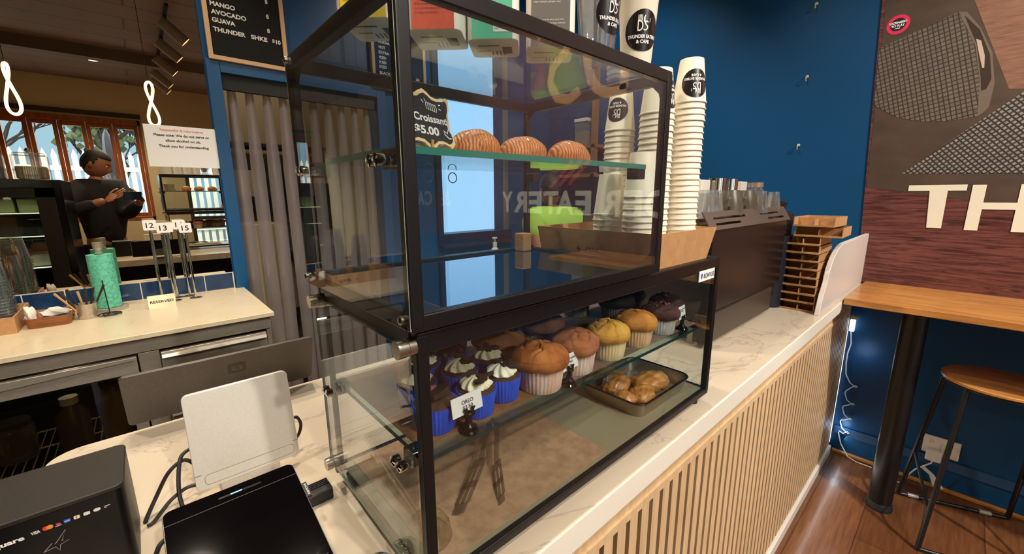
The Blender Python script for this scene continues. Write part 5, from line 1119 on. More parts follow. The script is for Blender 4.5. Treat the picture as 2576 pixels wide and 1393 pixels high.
# ------------------------------------------------------------------ rear counter with under-counter fridge
BZ2 = .979
BXR, BXL, BYF = .203, -1.9, 1.625
t = thing('rear_counter', (-.8, 1.96, 0), 'white topped rear counter under the mirror', 'counter')
G().box(BXL, BYF, BZ2-.018, BXR, YB-.001, BZ2).obj('worktop', MN('warm_white_top', [(.0, (222, 206, 172)), (.49, (220, 204, 172)), (.5, (210, 194, 164)), (.51, (221, 205, 173)), (1, (226, 210, 178))], 3, (1, 1, 1), 6, .24, 1.0), t, bevel=.002)
fr = thing('under_counter_fridge', (-.85, 1.97, 0), 'stainless steel under-counter fridge with glass door below the rear counter', 'fridge')
FY = 1.650
st2 = MN('worn_stainless', [(.3, (176, 166, 150)), (.7, (206, 196, 180))], 30, (1, 1, 14), 4, .28, metal=.6)
inn = M('fridge_dark_interior', (20, 16, 14), .6)
g = G(); g.box(BXL, FY+.02, .90, BXR-.012, YB-.02, .958); g.box(BXL, FY, .905, BXR-.012, FY+.02, .957); g.box(BXL, FY+.4, .10, BXR-.012, YB-.02, .90); g.box(BXR-.030, FY+.012, .10, BXR-.012, FY+.4, .90); g.box(-.245, FY+.012, .10, -.185, FY+.40, .90); g.box(BXL, FY+.02, .06, BXR-.012, YB-.02, .12); g.obj('body', st2, fr, bevel=.002)
# drawers right of the mullion
for z1 in (.893, .655, .415):
    d_ = G().box(-.183, FY-.004, z1-.225, BXR-.034, FY+.016, z1).obj('drawer', st2, fr, bevel=.003)
    g = G(); g.prism([(0, 0), (.016, -.004), (.020, -.016), (.016, -.020), (.0, -.012)], -.180, BXR-.038, f=lambda u, v, h, z1=z1: (h, FY-.004-u, z1-.003+v)); g.obj('handle', st2, d_, smooth=True, angle=25)
    g = G(); g.box(-.170, FY-.0055, z1-.075, BXR-.05, FY-.004, z1-.071); g.obj('fold_line', M('seam_grey', (120, 112, 104), .5), d_)
# glass door
dx0, dx1 = -.80, -.25
d_ = None
g = G(); g.box(dx0, FY-.012, .835, dx1, FY+.012, .895); g.box(dx0, FY-.012, .12, dx0+.055, FY+.012, .835); g.box(dx1-.035, FY-.012, .12, dx1, FY+.012, .835); g.box(dx0, FY-.012, .10, dx1, FY+.012, .15); d_ = g.obj('door', st2, fr, bevel=.002)
G().box(dx0+.055, FY-.004, .15, dx1-.035, FY+.004, .835).obj('pane', glass('fridge_glass', (205, 200, 185), .06), d_)
g = G(); g.prism([(dx0+.0, .895), (dx1-.005, .895), (dx1-.005, .886), (dx0, .860)], -.014, -.010, f=lambda u, v, h: (u, FY+h-.004, v)); g.obj('finger_pull', st2, d_)
G().box(-1.9, FY+.39, .12, -.245, FY+.40, .90).obj('back_liner', inn, fr)
for z in (.30, .56):
    g = G()
    for i in range(24): g.tube([(-.79+i*.0232, FY+.03, z), (-.79+i*.0232, FY+.36, z)], .0018, 5)
    for y in (FY+.03, FY+.20, FY+.36): g.tube([(-.80, y, z), (-.25, y, z)], .003, 6)
    g.obj('wire_shelf', M('white_wire', (180, 172, 150), .4), fr)
light('fridge_glow', 'POINT', (-.45, FY+.25, .84), .35, (1, .86, .62), .03)
def bottle(x, y, z, r, h, c, lb, lid=(200, 196, 186), nm='bottle'):
    t = thing(nm, (x, y, z), lb, 'bottle', None)
    G().lathe([(r, z), (r, z+h*.62), (r*.5, z+h*.82), (r*.48, z+h*.88)], (x, y, 0), 22).obj('body', M('bottle_%d_%d_%d' % c, c, .3), t, smooth=True)
    G().lathe([(r*.55, z+h*.86), (r*.55, z+h), (0, z+h)], (x, y, 0), 20).obj('cap', M('cap_%d' % lid[0], lid, .5), t, smooth=True)
bottle(-.455, FY+.14, .563, .045, .19, (88, 76, 66), 'dark bottle with a white cap inside the glass door fridge')
bottle(-.335, FY+.12, .563, .048, .25, (96, 74, 24), 'olive brown bottle at the right inside the glass door fridge', (60, 50, 30))
jar(-.60, FY+.16, .563, .05, .14, 'dark jar at the left inside the glass door fridge', (60, 30, 20), None, (70, 62, 54))
jar(-.42, FY+.14, .303, .05, .15, 'lower dark jar inside the glass door fridge', (50, 40, 30), None, (120, 112, 96))
# ---- things standing on the rear counter
def open_box(name, label, x0, y0, x1, y1, z, h, m_, txt=None, cat='box'):
    t = thing(name, ((x0+x1)/2, (y0+y1)/2, z), label, cat); th = .004
    G().box(x0, y0, z, x1, y1, z+th).obj('base', m_, t)
    o = G().box(x0, y0, z+th, x1, y0+th, z+h).obj('front_flap', m_, t); G().box(x0, y1-th, z+th, x1, y1, z+h).obj('back_flap', m_, t)
    G().box(x0, y0+th, z+th, x0+th, y1-th, z+h).obj('side_flap', m_, t); G().box(x1-th, y0+th, z+th, x1, y1-th, z+h).obj('side_flap', m_, t)
    return t, o
t, o_ = open_box('cardboard_tray', 'open brown cardboard tray of clear cup stacks at the left end of the rear counter', -.93, 1.955, -.560, 2.24, BZ2, .062, card, cat='box')
g = G(); fm = lambda u, v: (-u, 1.9545, v); add_text(g, 'SAYL', fm, .60, .67, BZ2+.018, BZ2+.034, bold=.0008); g.prism([(-.70+.013*(1 if k % 2 == 0 else .22)*math.cos(PI/4*k), BZ2+.026+.013*(1 if k % 2 == 0 else .22)*math.sin(PI/4*k)) for k in range(8)], 0, .0004, f=lambda u, v, h: (u, 1.9548-h, v)); g.obj('lettering', ink, o_)
ccup = glass('nested_cup_plastic', (240, 242, 244), .20, haze=.06, hazec=(230, 230, 230))
def clear_stack(x, y, n, where):
    base = None
    for i in range(n):
        lb = ('topmost clear plastic cup of the %s' if i == n-1 else 'clear plastic cup nested in the %s') % where
        if base is None:
            g = G(); g.lathe([(.046, 0), (.050, .001), (.050, .0045), (.045, .006), (.034, .108), (.033, .110), (0, .110)], seg=28, cap=False); base = g.obj('plastic_cup', ccup, None, smooth=True, local=True); base.location = (x, y, BZ2+.0045); tag(base, lb, 'cup', 'clear cups in the '+where)
        else:
            c = base.copy(); COL.objects.link(c); c.location = (x+random.uniform(-.001, .001), y, BZ2+.0045+.0115*i); c['label'] = lb
    if n > 12:
        c = base; WL[c.name] = Vector(c.location)
        G().disc(cone_map(x, y, BZ2+.005, .047, BZ2+.115, .034, -PI/2+.5, BZ2+.055, .0006), .030).obj('sticker', M('sticker_black', (22, 18, 18), .3), c, smooth=True, angle=180)
clear_stack(-.615, 2.02, 18, 'tall clear stack at the left edge'); clear_stack(-.625, 2.15, 12, 'clear stack behind the tall one'); clear_stack(-.76, 2.05, 14, 'clear stack farthest left')
# wooden tray of wrapped cutlery
wd = MN('walnut_tray', [(.3, (118, 66, 30)), (.7, (158, 96, 50))], 14, (1, 8, 8), 6, .45)
t = thing('wooden_tray', (-.49, 2.06, BZ2), 'small rounded wooden tray of wrapped cutlery and napkins on the rear counter', 'tray')
def ring2(x0, y0, x1, y1, r, z): return [(x, y, z) for x, y in rrect(x0, y0, x1, y1, r, 5)]
g = G(); rg = [ring2(-.540, 1.985, -.428, 2.145, .018, BZ2), ring2(-.548, 1.975, -.420, 2.155, .022, BZ2+.040), ring2(-.543, 1.980, -.425, 2.150, .019, BZ2+.040), ring2(-.536, 1.990, -.432, 2.140, .016, BZ2+.006)]
n = len(rg[0]); g.add([p for r_ in rg for p in r_], [tuple(range(n-1, -1, -1)), tuple(3*n+i for i in range(n))]+[(k*n+i, k*n+(i+1) % n, (k+1)*n+(i+1) % n, (k+1)*n+i) for k in range(3) for i in range(n)]); g.obj('tray', wd, t, smooth=True, angle=35)
def crumple(name, label, x, y, z, s, m_, cat, sd, rz=0, grp=None):
    rnd = random.Random(sd); ph = [rnd.uniform(0, 6) for _ in range(4)]
    t = G().ball((0, 0, s[2]), s, 26, 16, lambda d: 1+.16*math.sin(4*d.x+ph[0]+3*d.z)+.12*math.sin(7*d.y+ph[1])+.08*math.sin(11*d.x+9*d.z+ph[2])).obj(name, m_, None, smooth=True, local=True, angle=60)
    t.location = (x, y, z); t.rotation_euler.z = rz; return tag(t, label, cat, grp)
nap = M('white_napkin', (232, 226, 212), .85)
crumple('napkin', 'white napkin standing up at the left of the wooden tray', -.530, 2.02, BZ2+.0065, (.016, .022, .038), nap, 'napkin', 51)
crumple('napkin', 'crumpled white napkin over the wrapped sachets in the wooden tray', -.468, 2.07, BZ2+.024, (.040, .026, .016), nap, 'napkin', 52)
sachet = M('black_wrapper', (16, 14, 15), .25)
crumple('sachet_pack', 'shiny black wrapped packet at the right in the wooden tray', -.452, 2.05, BZ2+.0065, (.024, .030, .013), sachet, 'packet', 53, .4); crumple('sachet_pack', 'shiny black wrapped packet at the left in the wooden tray', -.496, 2.04, BZ2+.0065, (.020, .030, .011), sachet, 'packet', 54, -.3)
# steel cup of stirrers
t = thing('steel_cup', (-.383, 2.045, BZ2), 'short brushed steel cup holding wooden stirrers on the rear counter', 'cup')
G().lathe([(.027, 0), (.028, .002), (.0325, .062), (.033, .063), (.031, .063), (.026, .006), (0, .006)], (-.383, 2.045, BZ2), 36).obj('cup', st2, t, smooth=True)
cs = [(198, 150, 84), (58, 42, 30), (40, 30, 26), (200, 154, 90), (46, 34, 28), (160, 110, 56), (36, 28, 24)]
for i, (a, ln, c) in enumerate(((2.7, .115, 0), (2.4, .12, 1), (2.1, .125, 2), (1.75, .11, 0), (1.5, .12, 4), (1.2, .118, 6), (.75, .125, 2))):
    e_ = math.cos(a)*.036
    p0 = Vector((-.383+e_*.35, 2.045+.004*(i-3), BZ2+.010)); p1 = Vector((-.383+math.cos(a)*.085, 2.045+.006*(i-3), BZ2+.010+ln*.95))
    tag(G().tube([p0, (p0+p1)/2, p1], [.0035, .0035, .0048], 6).obj('stirrer', M('stirrer_%d' % c, cs[c], .6), smooth=True), ['wooden stirrer leaning farthest left out of the steel cup', 'dark stirrer second from left in the steel cup', 'dark stirrer third from left in the steel cup', 'pale upright wooden stirrer in the steel cup', 'dark upright stirrer in the steel cup', 'dark stirrer third from right in the steel cup', 'dark long stirrer leaning right over the steel cup'][i], 'stirrer', 'stirrers in the steel cup')
# teal paper roll on its holder
t = thing('paper_roll_holder', (-.325, 2.17, BZ2), 'steel paper towel holder with a round base on the rear counter', 'holder')
G().lathe([(.062, 0), (.062, .012), (.058, .014), (.012, .015)], (-.322, 2.165, BZ2), 36).obj('base', st2, t, smooth=True)
G().lathe([(.013, .014), (.013, .262), (.016, .270), (.017, .298), (.0, .300)], (-.322, 2.165, BZ2), 22).obj('rod', st2, t, smooth=True)
tag(G().lathe([(.0425, .016), (.0425, .246), (.018, .246), (.018, .016)], (-.322, 2.165, BZ2), 40, cap=False).obj('paper_roll', MN('teal_wiping_cloth', [(.35, (72, 168, 140)), (.6, (110, 202, 172))], 90, (1, 1, 1), 3, .8), smooth=True), 'teal green paper wipe roll standing on the rear counter holder', 'paper roll')
# receipt spike
t = thing('receipt_spike', (-.318, 2.045, BZ2), 'black wire receipt spike in front of the teal roll on the rear counter', 'spike')
g = G()
for r_ in (.036, .022): g.tube([(-.318+r_*math.cos(a), 2.045+r_*math.sin(a), BZ2+.006) for a in [2*PI*i/28 for i in range(28)]], .0022, 6, closed=True)
for a in (0, 2.1, 4.2): g.tube([(-.318, 2.045, BZ2+.008), (-.318+.036*math.cos(a), 2.045+.036*math.sin(a), BZ2+.005)], .0022, 6)
g.obj('base', blackm, t, smooth=True)
G().tube([(-.318, 2.045, BZ2+.006), (-.322, 2.045, BZ2+.150)], .0022, 6).obj('spike', blackm, t, smooth=True)
# reserved sign
t = thing('reserved_sign', (-.148, 2.05, BZ2), 'small brushed metal RESERVED sign standing on the rear counter', 'sign')
brs = M('pale_brass_plate', (206, 188, 152), .35, .3)
g = G(); g.prism([(0, 0), (.003, 0), (.018, .056), (.0155, .056)], -.195, -.100, f=lambda u, v, h: (h, 2.045+u, BZ2+v)); g.prism([(.033, 0), (.030, 0), (.0155, .056), (.018, .056)], -.195, -.100, f=lambda u, v, h: (h, 2.045+u, BZ2+v)); g.obj('plate', brs, t)
fm = lambda u, v: (u, 2.0442+(v-BZ2)*.2768, v); g = G(); add_text(g, 'RESERVED', fm, -.188, -.107, BZ2+.023, BZ2+.034, bold=.0004); g.obj('lettering', ink, t)
# table number stands
pl = M('number_plate_white', (238, 234, 228), .35)
def stand(x, y, num, ztop, label):
    t = thing('table_number', (x, y, BZ2), label, 'table number', 'table number stands on the rear counter')
    G().lathe([(.026, 0), (.026, .004), (.022, .006), (.006, .008)], (x, y, BZ2), 30).obj('base', chrome, t, smooth=True)
    G().lathe([(.0052, .006), (.0052, ztop-BZ2-.046)], (x, y, BZ2), 14).obj('pole', chrome, t, smooth=True)
    G().tube([(x+.014*math.cos(a), y, ztop-.040+.014*math.sin(a)) for a in [2*PI*i/24 for i in range(24)]], .0016, 6, closed=True).obj('ring_clip', chrome, t, smooth=True)
    G().prism(rrect(x-.024, ztop-.046, x+.024, ztop, .005, 3), y-.0025, y-.0005, f=lambda u, v, h: (u, h, v)).obj('plate', pl, t)
    fm = plane_map((0, y-.0029, 0), (1, 0, 0), (0, 0, 1)); g = G(); add_text(g, num, fm, x-.0135, x+.0135, ztop-.0350, ztop-.0115, bold=.0004); g.obj('lettering', ink, t)
stand(-.142, 2.19, '12', 1.362, 'chrome table number stand with plate 12'); stand(-.098, 2.15, '13', 1.350, 'chrome table number stand with plate 13')
stand(-.084, 2.225, '16', 1.347, 'chrome table number stand half hidden behind plate 13'); stand(-.036, 2.225, '14', 1.358, 'chrome table number stand with plate 14 behind plate 15'); stand(-.018, 2.160, '15', 1.345, 'chrome table number stand with plate 15')
# folded cloth and jug, left of the frame, seen reflected in the glass
tag(G().box(-1.14, 1.80, BZ2, -.99, 1.90, BZ2+.008).obj('folded_cloth', M('blue_cloth', (86, 104, 124), .9), bevel=.003), 'folded blue cloth lying on the left part of the rear counter', 'cloth')
# ------------------------------------------------------------------ pendants, track lights, downlight
neon = M('warm_neon', (255, 214, 140), .4, emit=7)
def pendant(x, y, rz, label):
    zc = 2.27; t = thing('pendant_lamp', (x, y, zc-.19), label, 'lamp', 'looped neon pendants above the counter')
    pts = []
    for i in range(56):
        a = 2*PI*i/56; u = .030*math.sin(2*a)*(1.12 if math.cos(a) < 0 else .95); v = .182*math.cos(a); w_ = .022*math.sin(a)
        pts.append((x+u*math.cos(rz)-w_*math.sin(rz), y+u*math.sin(rz)+w_*math.cos(rz), zc+v))
    G().tube(pts, .0105, 8, closed=True).obj('neon_loop', neon, t, smooth=True)
    G().tube([(x, y, zc+.175), (x, y, ZC-.02)], .0025, 6).obj('cord', blackm, t, smooth=True)
    G().lathe([(.045, ZC-.03), (.045, ZC)], (x, y, 0), 20).obj('ceiling_rose', blackm, t, smooth=True)
pendant(.05, -.10, .3, 'looped neon pendant nearest the display case, reflected beside the notice'); pendant(-.762, -.10, .6, 'looped neon pendant farther left above the till, reflected at the left edge'); pendant(.86, -.10, .2, 'looped neon pendant farthest right above the counter')
t = thing('ceiling_track', (.33, -2.7, ZC-.05), 'black ceiling track carrying grey spotlights, seen in the mirror', 'track'); G().box(.315, -4.4, ZC-.03, .345, -.9, ZC).obj('track', blackm, t)
hd = M('spot_grey', (136, 124, 108), .45); glow = M('spot_glow', (255, 190, 120), .4, emit=4)
for i, y in enumerate((-1.2, -2.0, -2.8, -3.7, -4.2)):
    t = thing('spotlight', (.33, y, ZC-.22), ['nearest grey track spotlight in the mirror', 'second grey track spotlight in the mirror', 'third grey track spotlight in the mirror', 'fourth grey track spotlight in the mirror', 'farthest grey track spotlight in the mirror'][i], 'spotlight', 'grey spotlights on the ceiling track')
    m = T(.33, y, ZC-.13)
    G().tube([(.33, y, ZC-.03), (.33, y, ZC-.13)], .014, 8).obj('stem', blackm, t, smooth=True)
    h_ = G().lathe([(.058, -.20), (.058, .06), (0, .06)], seg=22, mtx=T(.33, y, ZC-.13, ry=-.85), cap=False).obj('head', hd, t, smooth=True)
    G().lathe([(.052, -.197), (.052, -.190)], seg=20, mtx=T(.33, y, ZC-.13, ry=-.85)).obj('lamp_face', glow, t)
t = thing('downlight', (-.35, -3.8, ZC-.02), 'single bright round downlight in the ceiling, seen in the mirror', 'light')
G().lathe([(.075, ZC-.02), (.075, ZC)], (-.35, -3.8, 0), 24).obj('trim_ring', white, t, smooth=True); G().lathe([(.06, ZC-.0235), (.06, ZC-.0195)], (-.35, -3.8, 0), 24).obj('lamp_face', M('downlight_face', (255, 222, 150), .4, emit=80), t)
# ------------------------------------------------------------------ black cake fridge left of the till, jars on top (seen in the mirror)
t = thing('cake_fridge', (-.93, .32, 0), 'tall black cake fridge with lit shelves left of the till, seen in the mirror', 'fridge')
KX0, KX1, KY0, KY1, KZ = -1.265, -.545, -.02, .62, 1.585
g = G(); g.box(KX0, KY0, 0, KX1, KY1, .74); g.box(KX0, KY0, .74, KX0+.04, KY1, KZ); g.box(KX1-.04, KY0, .74, KX1, KY1, KZ); g.box(KX0+.04, KY0, KZ-.06, KX1-.04, KY1, KZ); g.box(KX0+.04, KY0, .74, KX1-.04, KY0+.03, KZ-.06); g.obj('cabinet', blackgl, t, bevel=.004)
g = G()
for x0, x1 in ((KX0+.04, KX0+.09), (KX1-.13, KX1-.04)): g.box(x0, KY1-.02, .74, x1, KY1, KZ-.06)
g.box(KX0+.04, KY1-.02, KZ-.12, KX1-.04, KY1, KZ-.06); g.obj('door_frame', blackm, t)
G().box(KX0+.09, KY1-.012, .78, KX1-.13, KY1-.008, KZ-.12).obj('door_glass', clear, t)
for z in (.98, 1.20, 1.36): 
    G().box(KX0+.05, KY0+.05, z-.01, KX1-.05, KY1-.06, z).obj('shelf', clear, t)
    G().box(KX0+.08, KY1-.07, z-.006, KX1-.08, KY1-.062, z+.0).obj('shelf_light', M('cool_shelf_light', (220, 236, 220), .4, emit=2.0), t)
for i in range(4):
    x = KX0+.14+i*.115
    tag(G().box(x, .42, 1.361, x+.10, .52, 1.455).obj('milk_pack', M('pale_green_pack', (196, 206, 150), .5), bevel=.008), ['left', 'second', 'third', 'right'][i]+' pale green pack on the top shelf of the cake fridge', 'pack', 'pale green packs in the cake fridge')
    tag(G().box(x, .40, 1.001-.02, x+.10, .52, 1.06).obj('milk_pack', M('pale_white_pack', (216, 214, 206), .5), bevel=.012), ['left', 'second', 'third', 'right'][i]+' white pack on the lower shelf of the cake fridge', 'pack', 'white packs in the cake fridge')
def cookie_jar(x, y, lb, c):
    t = thing('cookie_jar', (x, y, KZ), lb, 'jar', 'glass cookie jars on the cake fridge')
    G().prism(rrect(x-.085, y-.07, x+.085, y+.07, .02, 4), KZ, KZ+.17).obj('body', glassware, t, bevel=.006)
    G().prism(rrect(x-.075, y-.06, x+.075, y+.06, .02, 4), KZ+.006, KZ+.095).obj('cookies', MN('cookie_fill_%d' % c[0], [(.3, (c[0]-40, c[1]-36, c[2]-26)), (.7, c)], 40, rough=.9), t, bevel=.01)
    G().prism(rrect(x-.075, y-.06, x+.075, y+.06, .02, 4), KZ+.17, KZ+.188).obj('lid', glassware, t, bevel=.006)
    G().ball((x, y, KZ+.205), .018, 14, 8).obj('knob', chrome, t, smooth=True)
cookie_jar(-.69, .38, 'square glass jar half full of pale biscuits on the cake fridge', (150, 132, 84)); cookie_jar(-.90, .38, 'square glass jar of dark biscuits on the cake fridge', (46, 36, 40))
# ------------------------------------------------------------------ people
def head_pt(d, s=1.0, hair=False):
    x, y, z = d
    kx = 1-.22*max(0, -z)**1.6; ky = 1-.10*max(0, -z)**2
    px, py, pz = .076*x*kx, .096*y*ky, .118*z
    if not hair:
        g_ = lambda cx, cz, wx, wz: math.exp(-((x-cx)/wx)**2-((z-cz)/wz)**2)*max(0, y)
        py += .020*g_(0, -.16, .13, .22)+.010*g_(0, -.24, .20, .09)-.010*g_(.33, .02, .16, .12)-.010*g_(-.33, .02, .16, .12)+.005*g_(0, .16, .6, .08)+.006*g_(0, -.47, .26, .055)+.005*g_(0, -.56, .22, .05)+.008*g_(0, -.80, .3, .12)
        if z < -.2: py += .012*max(0, y)*(-z-.2)
    return (px*s, py*s, pz*s)
def person(name, label, base, ang, H, arms, hands, shirt, trousers, skin_m, hair_m, hy=0, hp=0, long_sleeve=True, bend=0.0):
    k = H/1.75; t = thing(name, (base[0], base[1], 0), label, 'person')
    Mw = T(base[0], base[1], 0, ang) @ Matrix.Scale(k, 4)
    L2W = lambda p: Mw @ Vector(p)
    W2L = lambda p: Mw.inverted() @ Vector(p)
    aR, aL = [tuple(W2L(p)) for p in arms[0]], [tuple(W2L(p)) for p in arms[1]]
    bd = lambda z: bend*max(0, z-.95)
    sp = [(0, 0, .93), (0, bd(1.08), 1.08), (0, bd(1.30)+.01, 1.30), (0, bd(1.46), 1.465), (0, bd(1.55)+.02, 1.55)]
    shR, shL = (.175, bd(1.42), 1.415), (-.175, bd(1.42), 1.415)
    legs = [(.09, 0, .88), (.10, .02, .48), (.105, -.02, .09), (.115, .11, .04)]
    vs = sp+[shR]+aR+[shL]+aL+legs+[(-x, y, z) for x, y, z in legs]
    nR = 5; nL = 6+len(aR); nl = nL+1+len(aL)
    ed = [(0, 1), (1, 2), (2, 3), (3, 4), (2, nR)]+[(nR+i, nR+i+1) for i in range(len(aR))]+[(2, nL)]+[(nL+i, nL+i+1) for i in range(len(aL))]+[(0, nl), (nl, nl+1), (nl+1, nl+2), (nl+2, nl+3), (0, nl+4), (nl+4, nl+5), (nl+5, nl+6), (nl+6, nl+7)]
    armr = [.040, .030]; rad = [(.135, .095), (.12, .088), (.14, .095), (.07, .06), .052]+[.055]+armr[:len(aR)]+[.055]+armr[:len(aL)]+[.085, .056, .038, .034]*2
    bv, bf = skin(vs, ed, rad)
    g = G(); g.add([L2W(v) for v in bv], bf)
    hc = Vector((0, bd(1.63)+.035, 1.635)); Mh = Mw @ Matrix.Translation(hc) @ Euler((hp, 0, hy)).to_matrix().to_4x4()
    n1, n2 = 52, 40
    def hp_(u, v): a = 2*PI*u; q = PI*v; return tuple(Mh @ Vector(head_pt((math.sin(q)*math.cos(a), math.sin(q)*math.sin(a), math.cos(q)))))
    g.grid(hp_, n1, n2, closeu=True)
    for s in (-1, 1):
        m = Mh @ Matrix.Translation((s*.074, -.008, -.008)) @ Matrix.Scale(1, 4); q = G(); q.ball((0, 0, 0), (.010, .018, .030), 12, 8); g.add([m @ Vector(v) for v in q.v], q.f)
    for W, D, N, S_ in hands:                                           # wrist, finger direction, palm normal, thumb side (all world)
        W, D, N, S_ = Vector(W), Vector(D).normalized(), Vector(N).normalized(), Vector(S_).normalized()
        pm = Matrix(((S_.x, D.x, N.x, W.x), (S_.y, D.y, N.y, W.y), (S_.z, D.z, N.z, W.z), (0, 0, 0, 1)))
        q = G(); q.ball((0, .045, 0), (.040, .052, .016), 18, 12)
        for i, (sx, ln) in enumerate(((.030, .070), (.010, .078), (-.010, .073), (-.030, .058))):
            q.tube([(sx*.9, .075, 0), (sx, .092+ln*.25, .006), (sx, .092+ln*.62, .020), (sx*.96, .088+ln*.78, .040)], [.0098, .0092, .0085, .0070], 8)
            q.ball((sx*.96, .088+ln*.78, .040), .0070, 8, 6)
        q.tube([(.030, .025, .004), (.052, .048, .014), (.060, .075, .022), (.052, .096, .030)], [.0125, .0115, .0098, .0080], 8); q.ball((.052, .096, .030), .008, 8, 6)
        g.add([pm @ Vector(v) for v in q.v], q.f)
    g.obj('body', skin_m, t, smooth=True, angle=180)
    # eyes, hair
    g = G()
    for s in (-1, 1): q = G(); q.ball((0, 0, 0), .0115, 12, 8); g.add([Mh @ (Vector((s*.031, .078, .004))+Vector(v)) for v in q.v], q.f)
    g.obj('eyes', M('eye_white', (214, 206, 196), .2), t, smooth=True)
    g = G()
    for s in (-1, 1): q = G(); q.ball((0, 0, 0), .0062, 10, 6); g.add([Mh @ (Vector((s*.031, .0855, .003))+Vector(v)) for v in q.v], q.f); g.tube([Mh @ Vector((s*(.014+.010*i), .0955-.0022*i*i, .024+.003*math.sin(i))) for i in range(4)], .0032, 6)
    g.obj('brows_and_irises', M('dark_iris', (22, 16, 14), .5), t, smooth=True)
    g = G(); n1, n2 = 48, 30; vv = []; ok = []
    for j in range(n2+1):
        for i in range(n1):
            a = 2*PI*i/n1; q = PI*j/n2; d = (math.sin(q)*math.cos(a), math.sin(q)*math.sin(a), math.cos(q)); vv.append(tuple(Mh @ Vector(head_pt(d, 1.075+.012*math.sin(13*a)*math.sin(9*q), True)))); ok.append(d[2] > .50 or (d[1] < .25 and d[2] > -.05+.25*d[1]) or (d[1] < -.35 and d[2] > -.50))
    ff = [(j*n1+i, (j+1)*n1+i, (j+1)*n1+(i+1) % n1, j*n1+(i+1) % n1) for j in range(n2) for i in range(n1)]
    g.add(vv, [f for f in ff if all(ok[x] for x in f)]); h_ = g.obj('hair', hair_m, t, smooth=True, angle=180); so = h_.modifiers.new('thick', 'SOLIDIFY'); so.thickness = .008; so.offset = -1
    # clothes grown a little larger than the body
    ns = len(aR) if long_sleeve else 1
    if long_sleeve: sR, sL = aR, aL
    else: sR = [tuple(Vector(shR).lerp(Vector(aR[0]), .62))]; sL = [tuple(Vector(shL).lerp(Vector(aL[0]), .62))]
    if long_sleeve: sR = sR[:-1]+[tuple(Vector(sR[-2]).lerp(Vector(sR[-1]), .84))]; sL = sL[:-1]+[tuple(Vector(sL[-2]).lerp(Vector(sL[-1]), .84))]
    cv = [(0, 0, .90), sp[1], sp[2], (0, bd(1.46), 1.478), shR]+sR+[shL]+sL
    a = 4; b_ = 5+len(sR); ce = [(0, 1), (1, 2), (2, 3), (2, a)]+[(a+i, a+i+1) for i in range(len(sR))]+[(2, b_)]+[(b_+i, b_+i+1) for i in range(len(sL))]
    cr = [(.165, .125), (.155, .122), (.195, .150), (.115, .10), .118]+[.066, .046][:len(sR)]+[.118]+[.066, .046][:len(sL)]
    q = skin(cv, ce, cr); G().add([L2W(v) for v in q[0]], q[1]).obj('top', shirt, t, smooth=True, angle=180)
    lg = [(0, 0, .95), (.092, 0, .86), (.10, .02, .48), (.105, -.02, .10), (-.092, 0, .86), (-.10, .02, .48), (-.105, -.02, .10)]
    q = skin(lg, [(0, 1), (1, 2), (2, 3), (0, 4), (4, 5), (5, 6)], [(.150, .115), .105, .075, .060, .105, .075, .060]); G().add([L2W(v) for v in q[0]], q[1]).obj('trousers', trousers, t, smooth=True, angle=180)
    for s in (-1, 1):
        q = G(); q.ball((0, 0, 0), (.048, .135, .05), 18, 12); q.v = [(x, y, max(z, -.035)) for x, y, z in q.v]
        G().add([L2W((s*.112+v[0], .05+v[1], .036/k+v[2])) for v in q.v], q.f).obj('shoe', blackm, t, smooth=True)
    return t
skin_b = M('warm_brown_skin', (150, 96, 70), .5, sss=.05); hair_k = M('black_hair', (14, 11, 10), .55, bump=.4, bscale=180)
fw, rt, up = _fw, _rt2, _up2
fh = Vector((fw.x, fw.y, 0)).normalized()
PH = CAMP-fw*.018                                               # phone centre, just behind the lens
pcx = PH+rt*.004
wR = pcx+rt*.165-fw*.085-up*.055; wL = pcx-rt*.165-fw*.085-up*.055
eR = pcx+rt*.20-fw*.33-Vector((0, 0, .26)); eL = pcx-rt*.40-fw*.36-Vector((0, 0, .26))
person('person', 'person in a black hoodie photographing with a phone, reflected in the wall mirror', (-.43, -.78), math.atan2(fh.y, fh.x)-PI/2, 1.90, ([eR, wR], [eL, wL]),
       [(wR, (-rt*.62+fw*.42+up*.55), (-rt*.55-fw*.4+up*.1), (up*.6-fw*.5-rt*.3)), (wL, (rt*.62+fw*.42+up*.55), (rt*.55-fw*.4+up*.1), (up*.6-fw*.5+rt*.3))],
       M('black_hoodie', (13, 12, 15), .9), M('dark_jeans', (22, 24, 34), .9), skin_b, hair_k, hy=-.55, hp=-.38)
t = thing('phone', tuple(pcx-up*.04), 'dark phone held sideways by the person in the black hoodie', 'phone')
g = G(); m = Matrix(((rt.x, up.x, fw.x, pcx.x), (rt.y, up.y, fw.y, pcx.y), (rt.z, up.z, fw.z, pcx.z), (0, 0, 0, 1)))
g.prism(rrect(-.082, -.038, .082, .038, .009, 4), -.006, .003, m); g.obj('body', M('phone_navy_glass', (24, 30, 40), .15), t, bevel=.0012)
g = G(); g.prism(rrect(-.078, -.035, .078, .035, .007, 4), -.0066, -.006, m); g.obj('screen', M('phone_screen', (70, 84, 96), .2, emit=.25), t)
g = G()
for u, v in ((-.066, -.012), (-.066, .012), (-.044, -.012)): g.lathe([(.0085, .003), (.0085, .0045), (0, .0045)], seg=18, mtx=m @ Matrix.Translation((u, v, 0)))
g.obj('camera_lens', blackgl, t, smooth=True)
lime = M('lime_tshirt', (166, 206, 84), .85)
E1, W1 = (2.02, 1.52, 1.05), (2.06, 1.68, 1.06); E2, W2 = (1.69, 1.46, 1.08), (1.74, 1.64, 1.06)
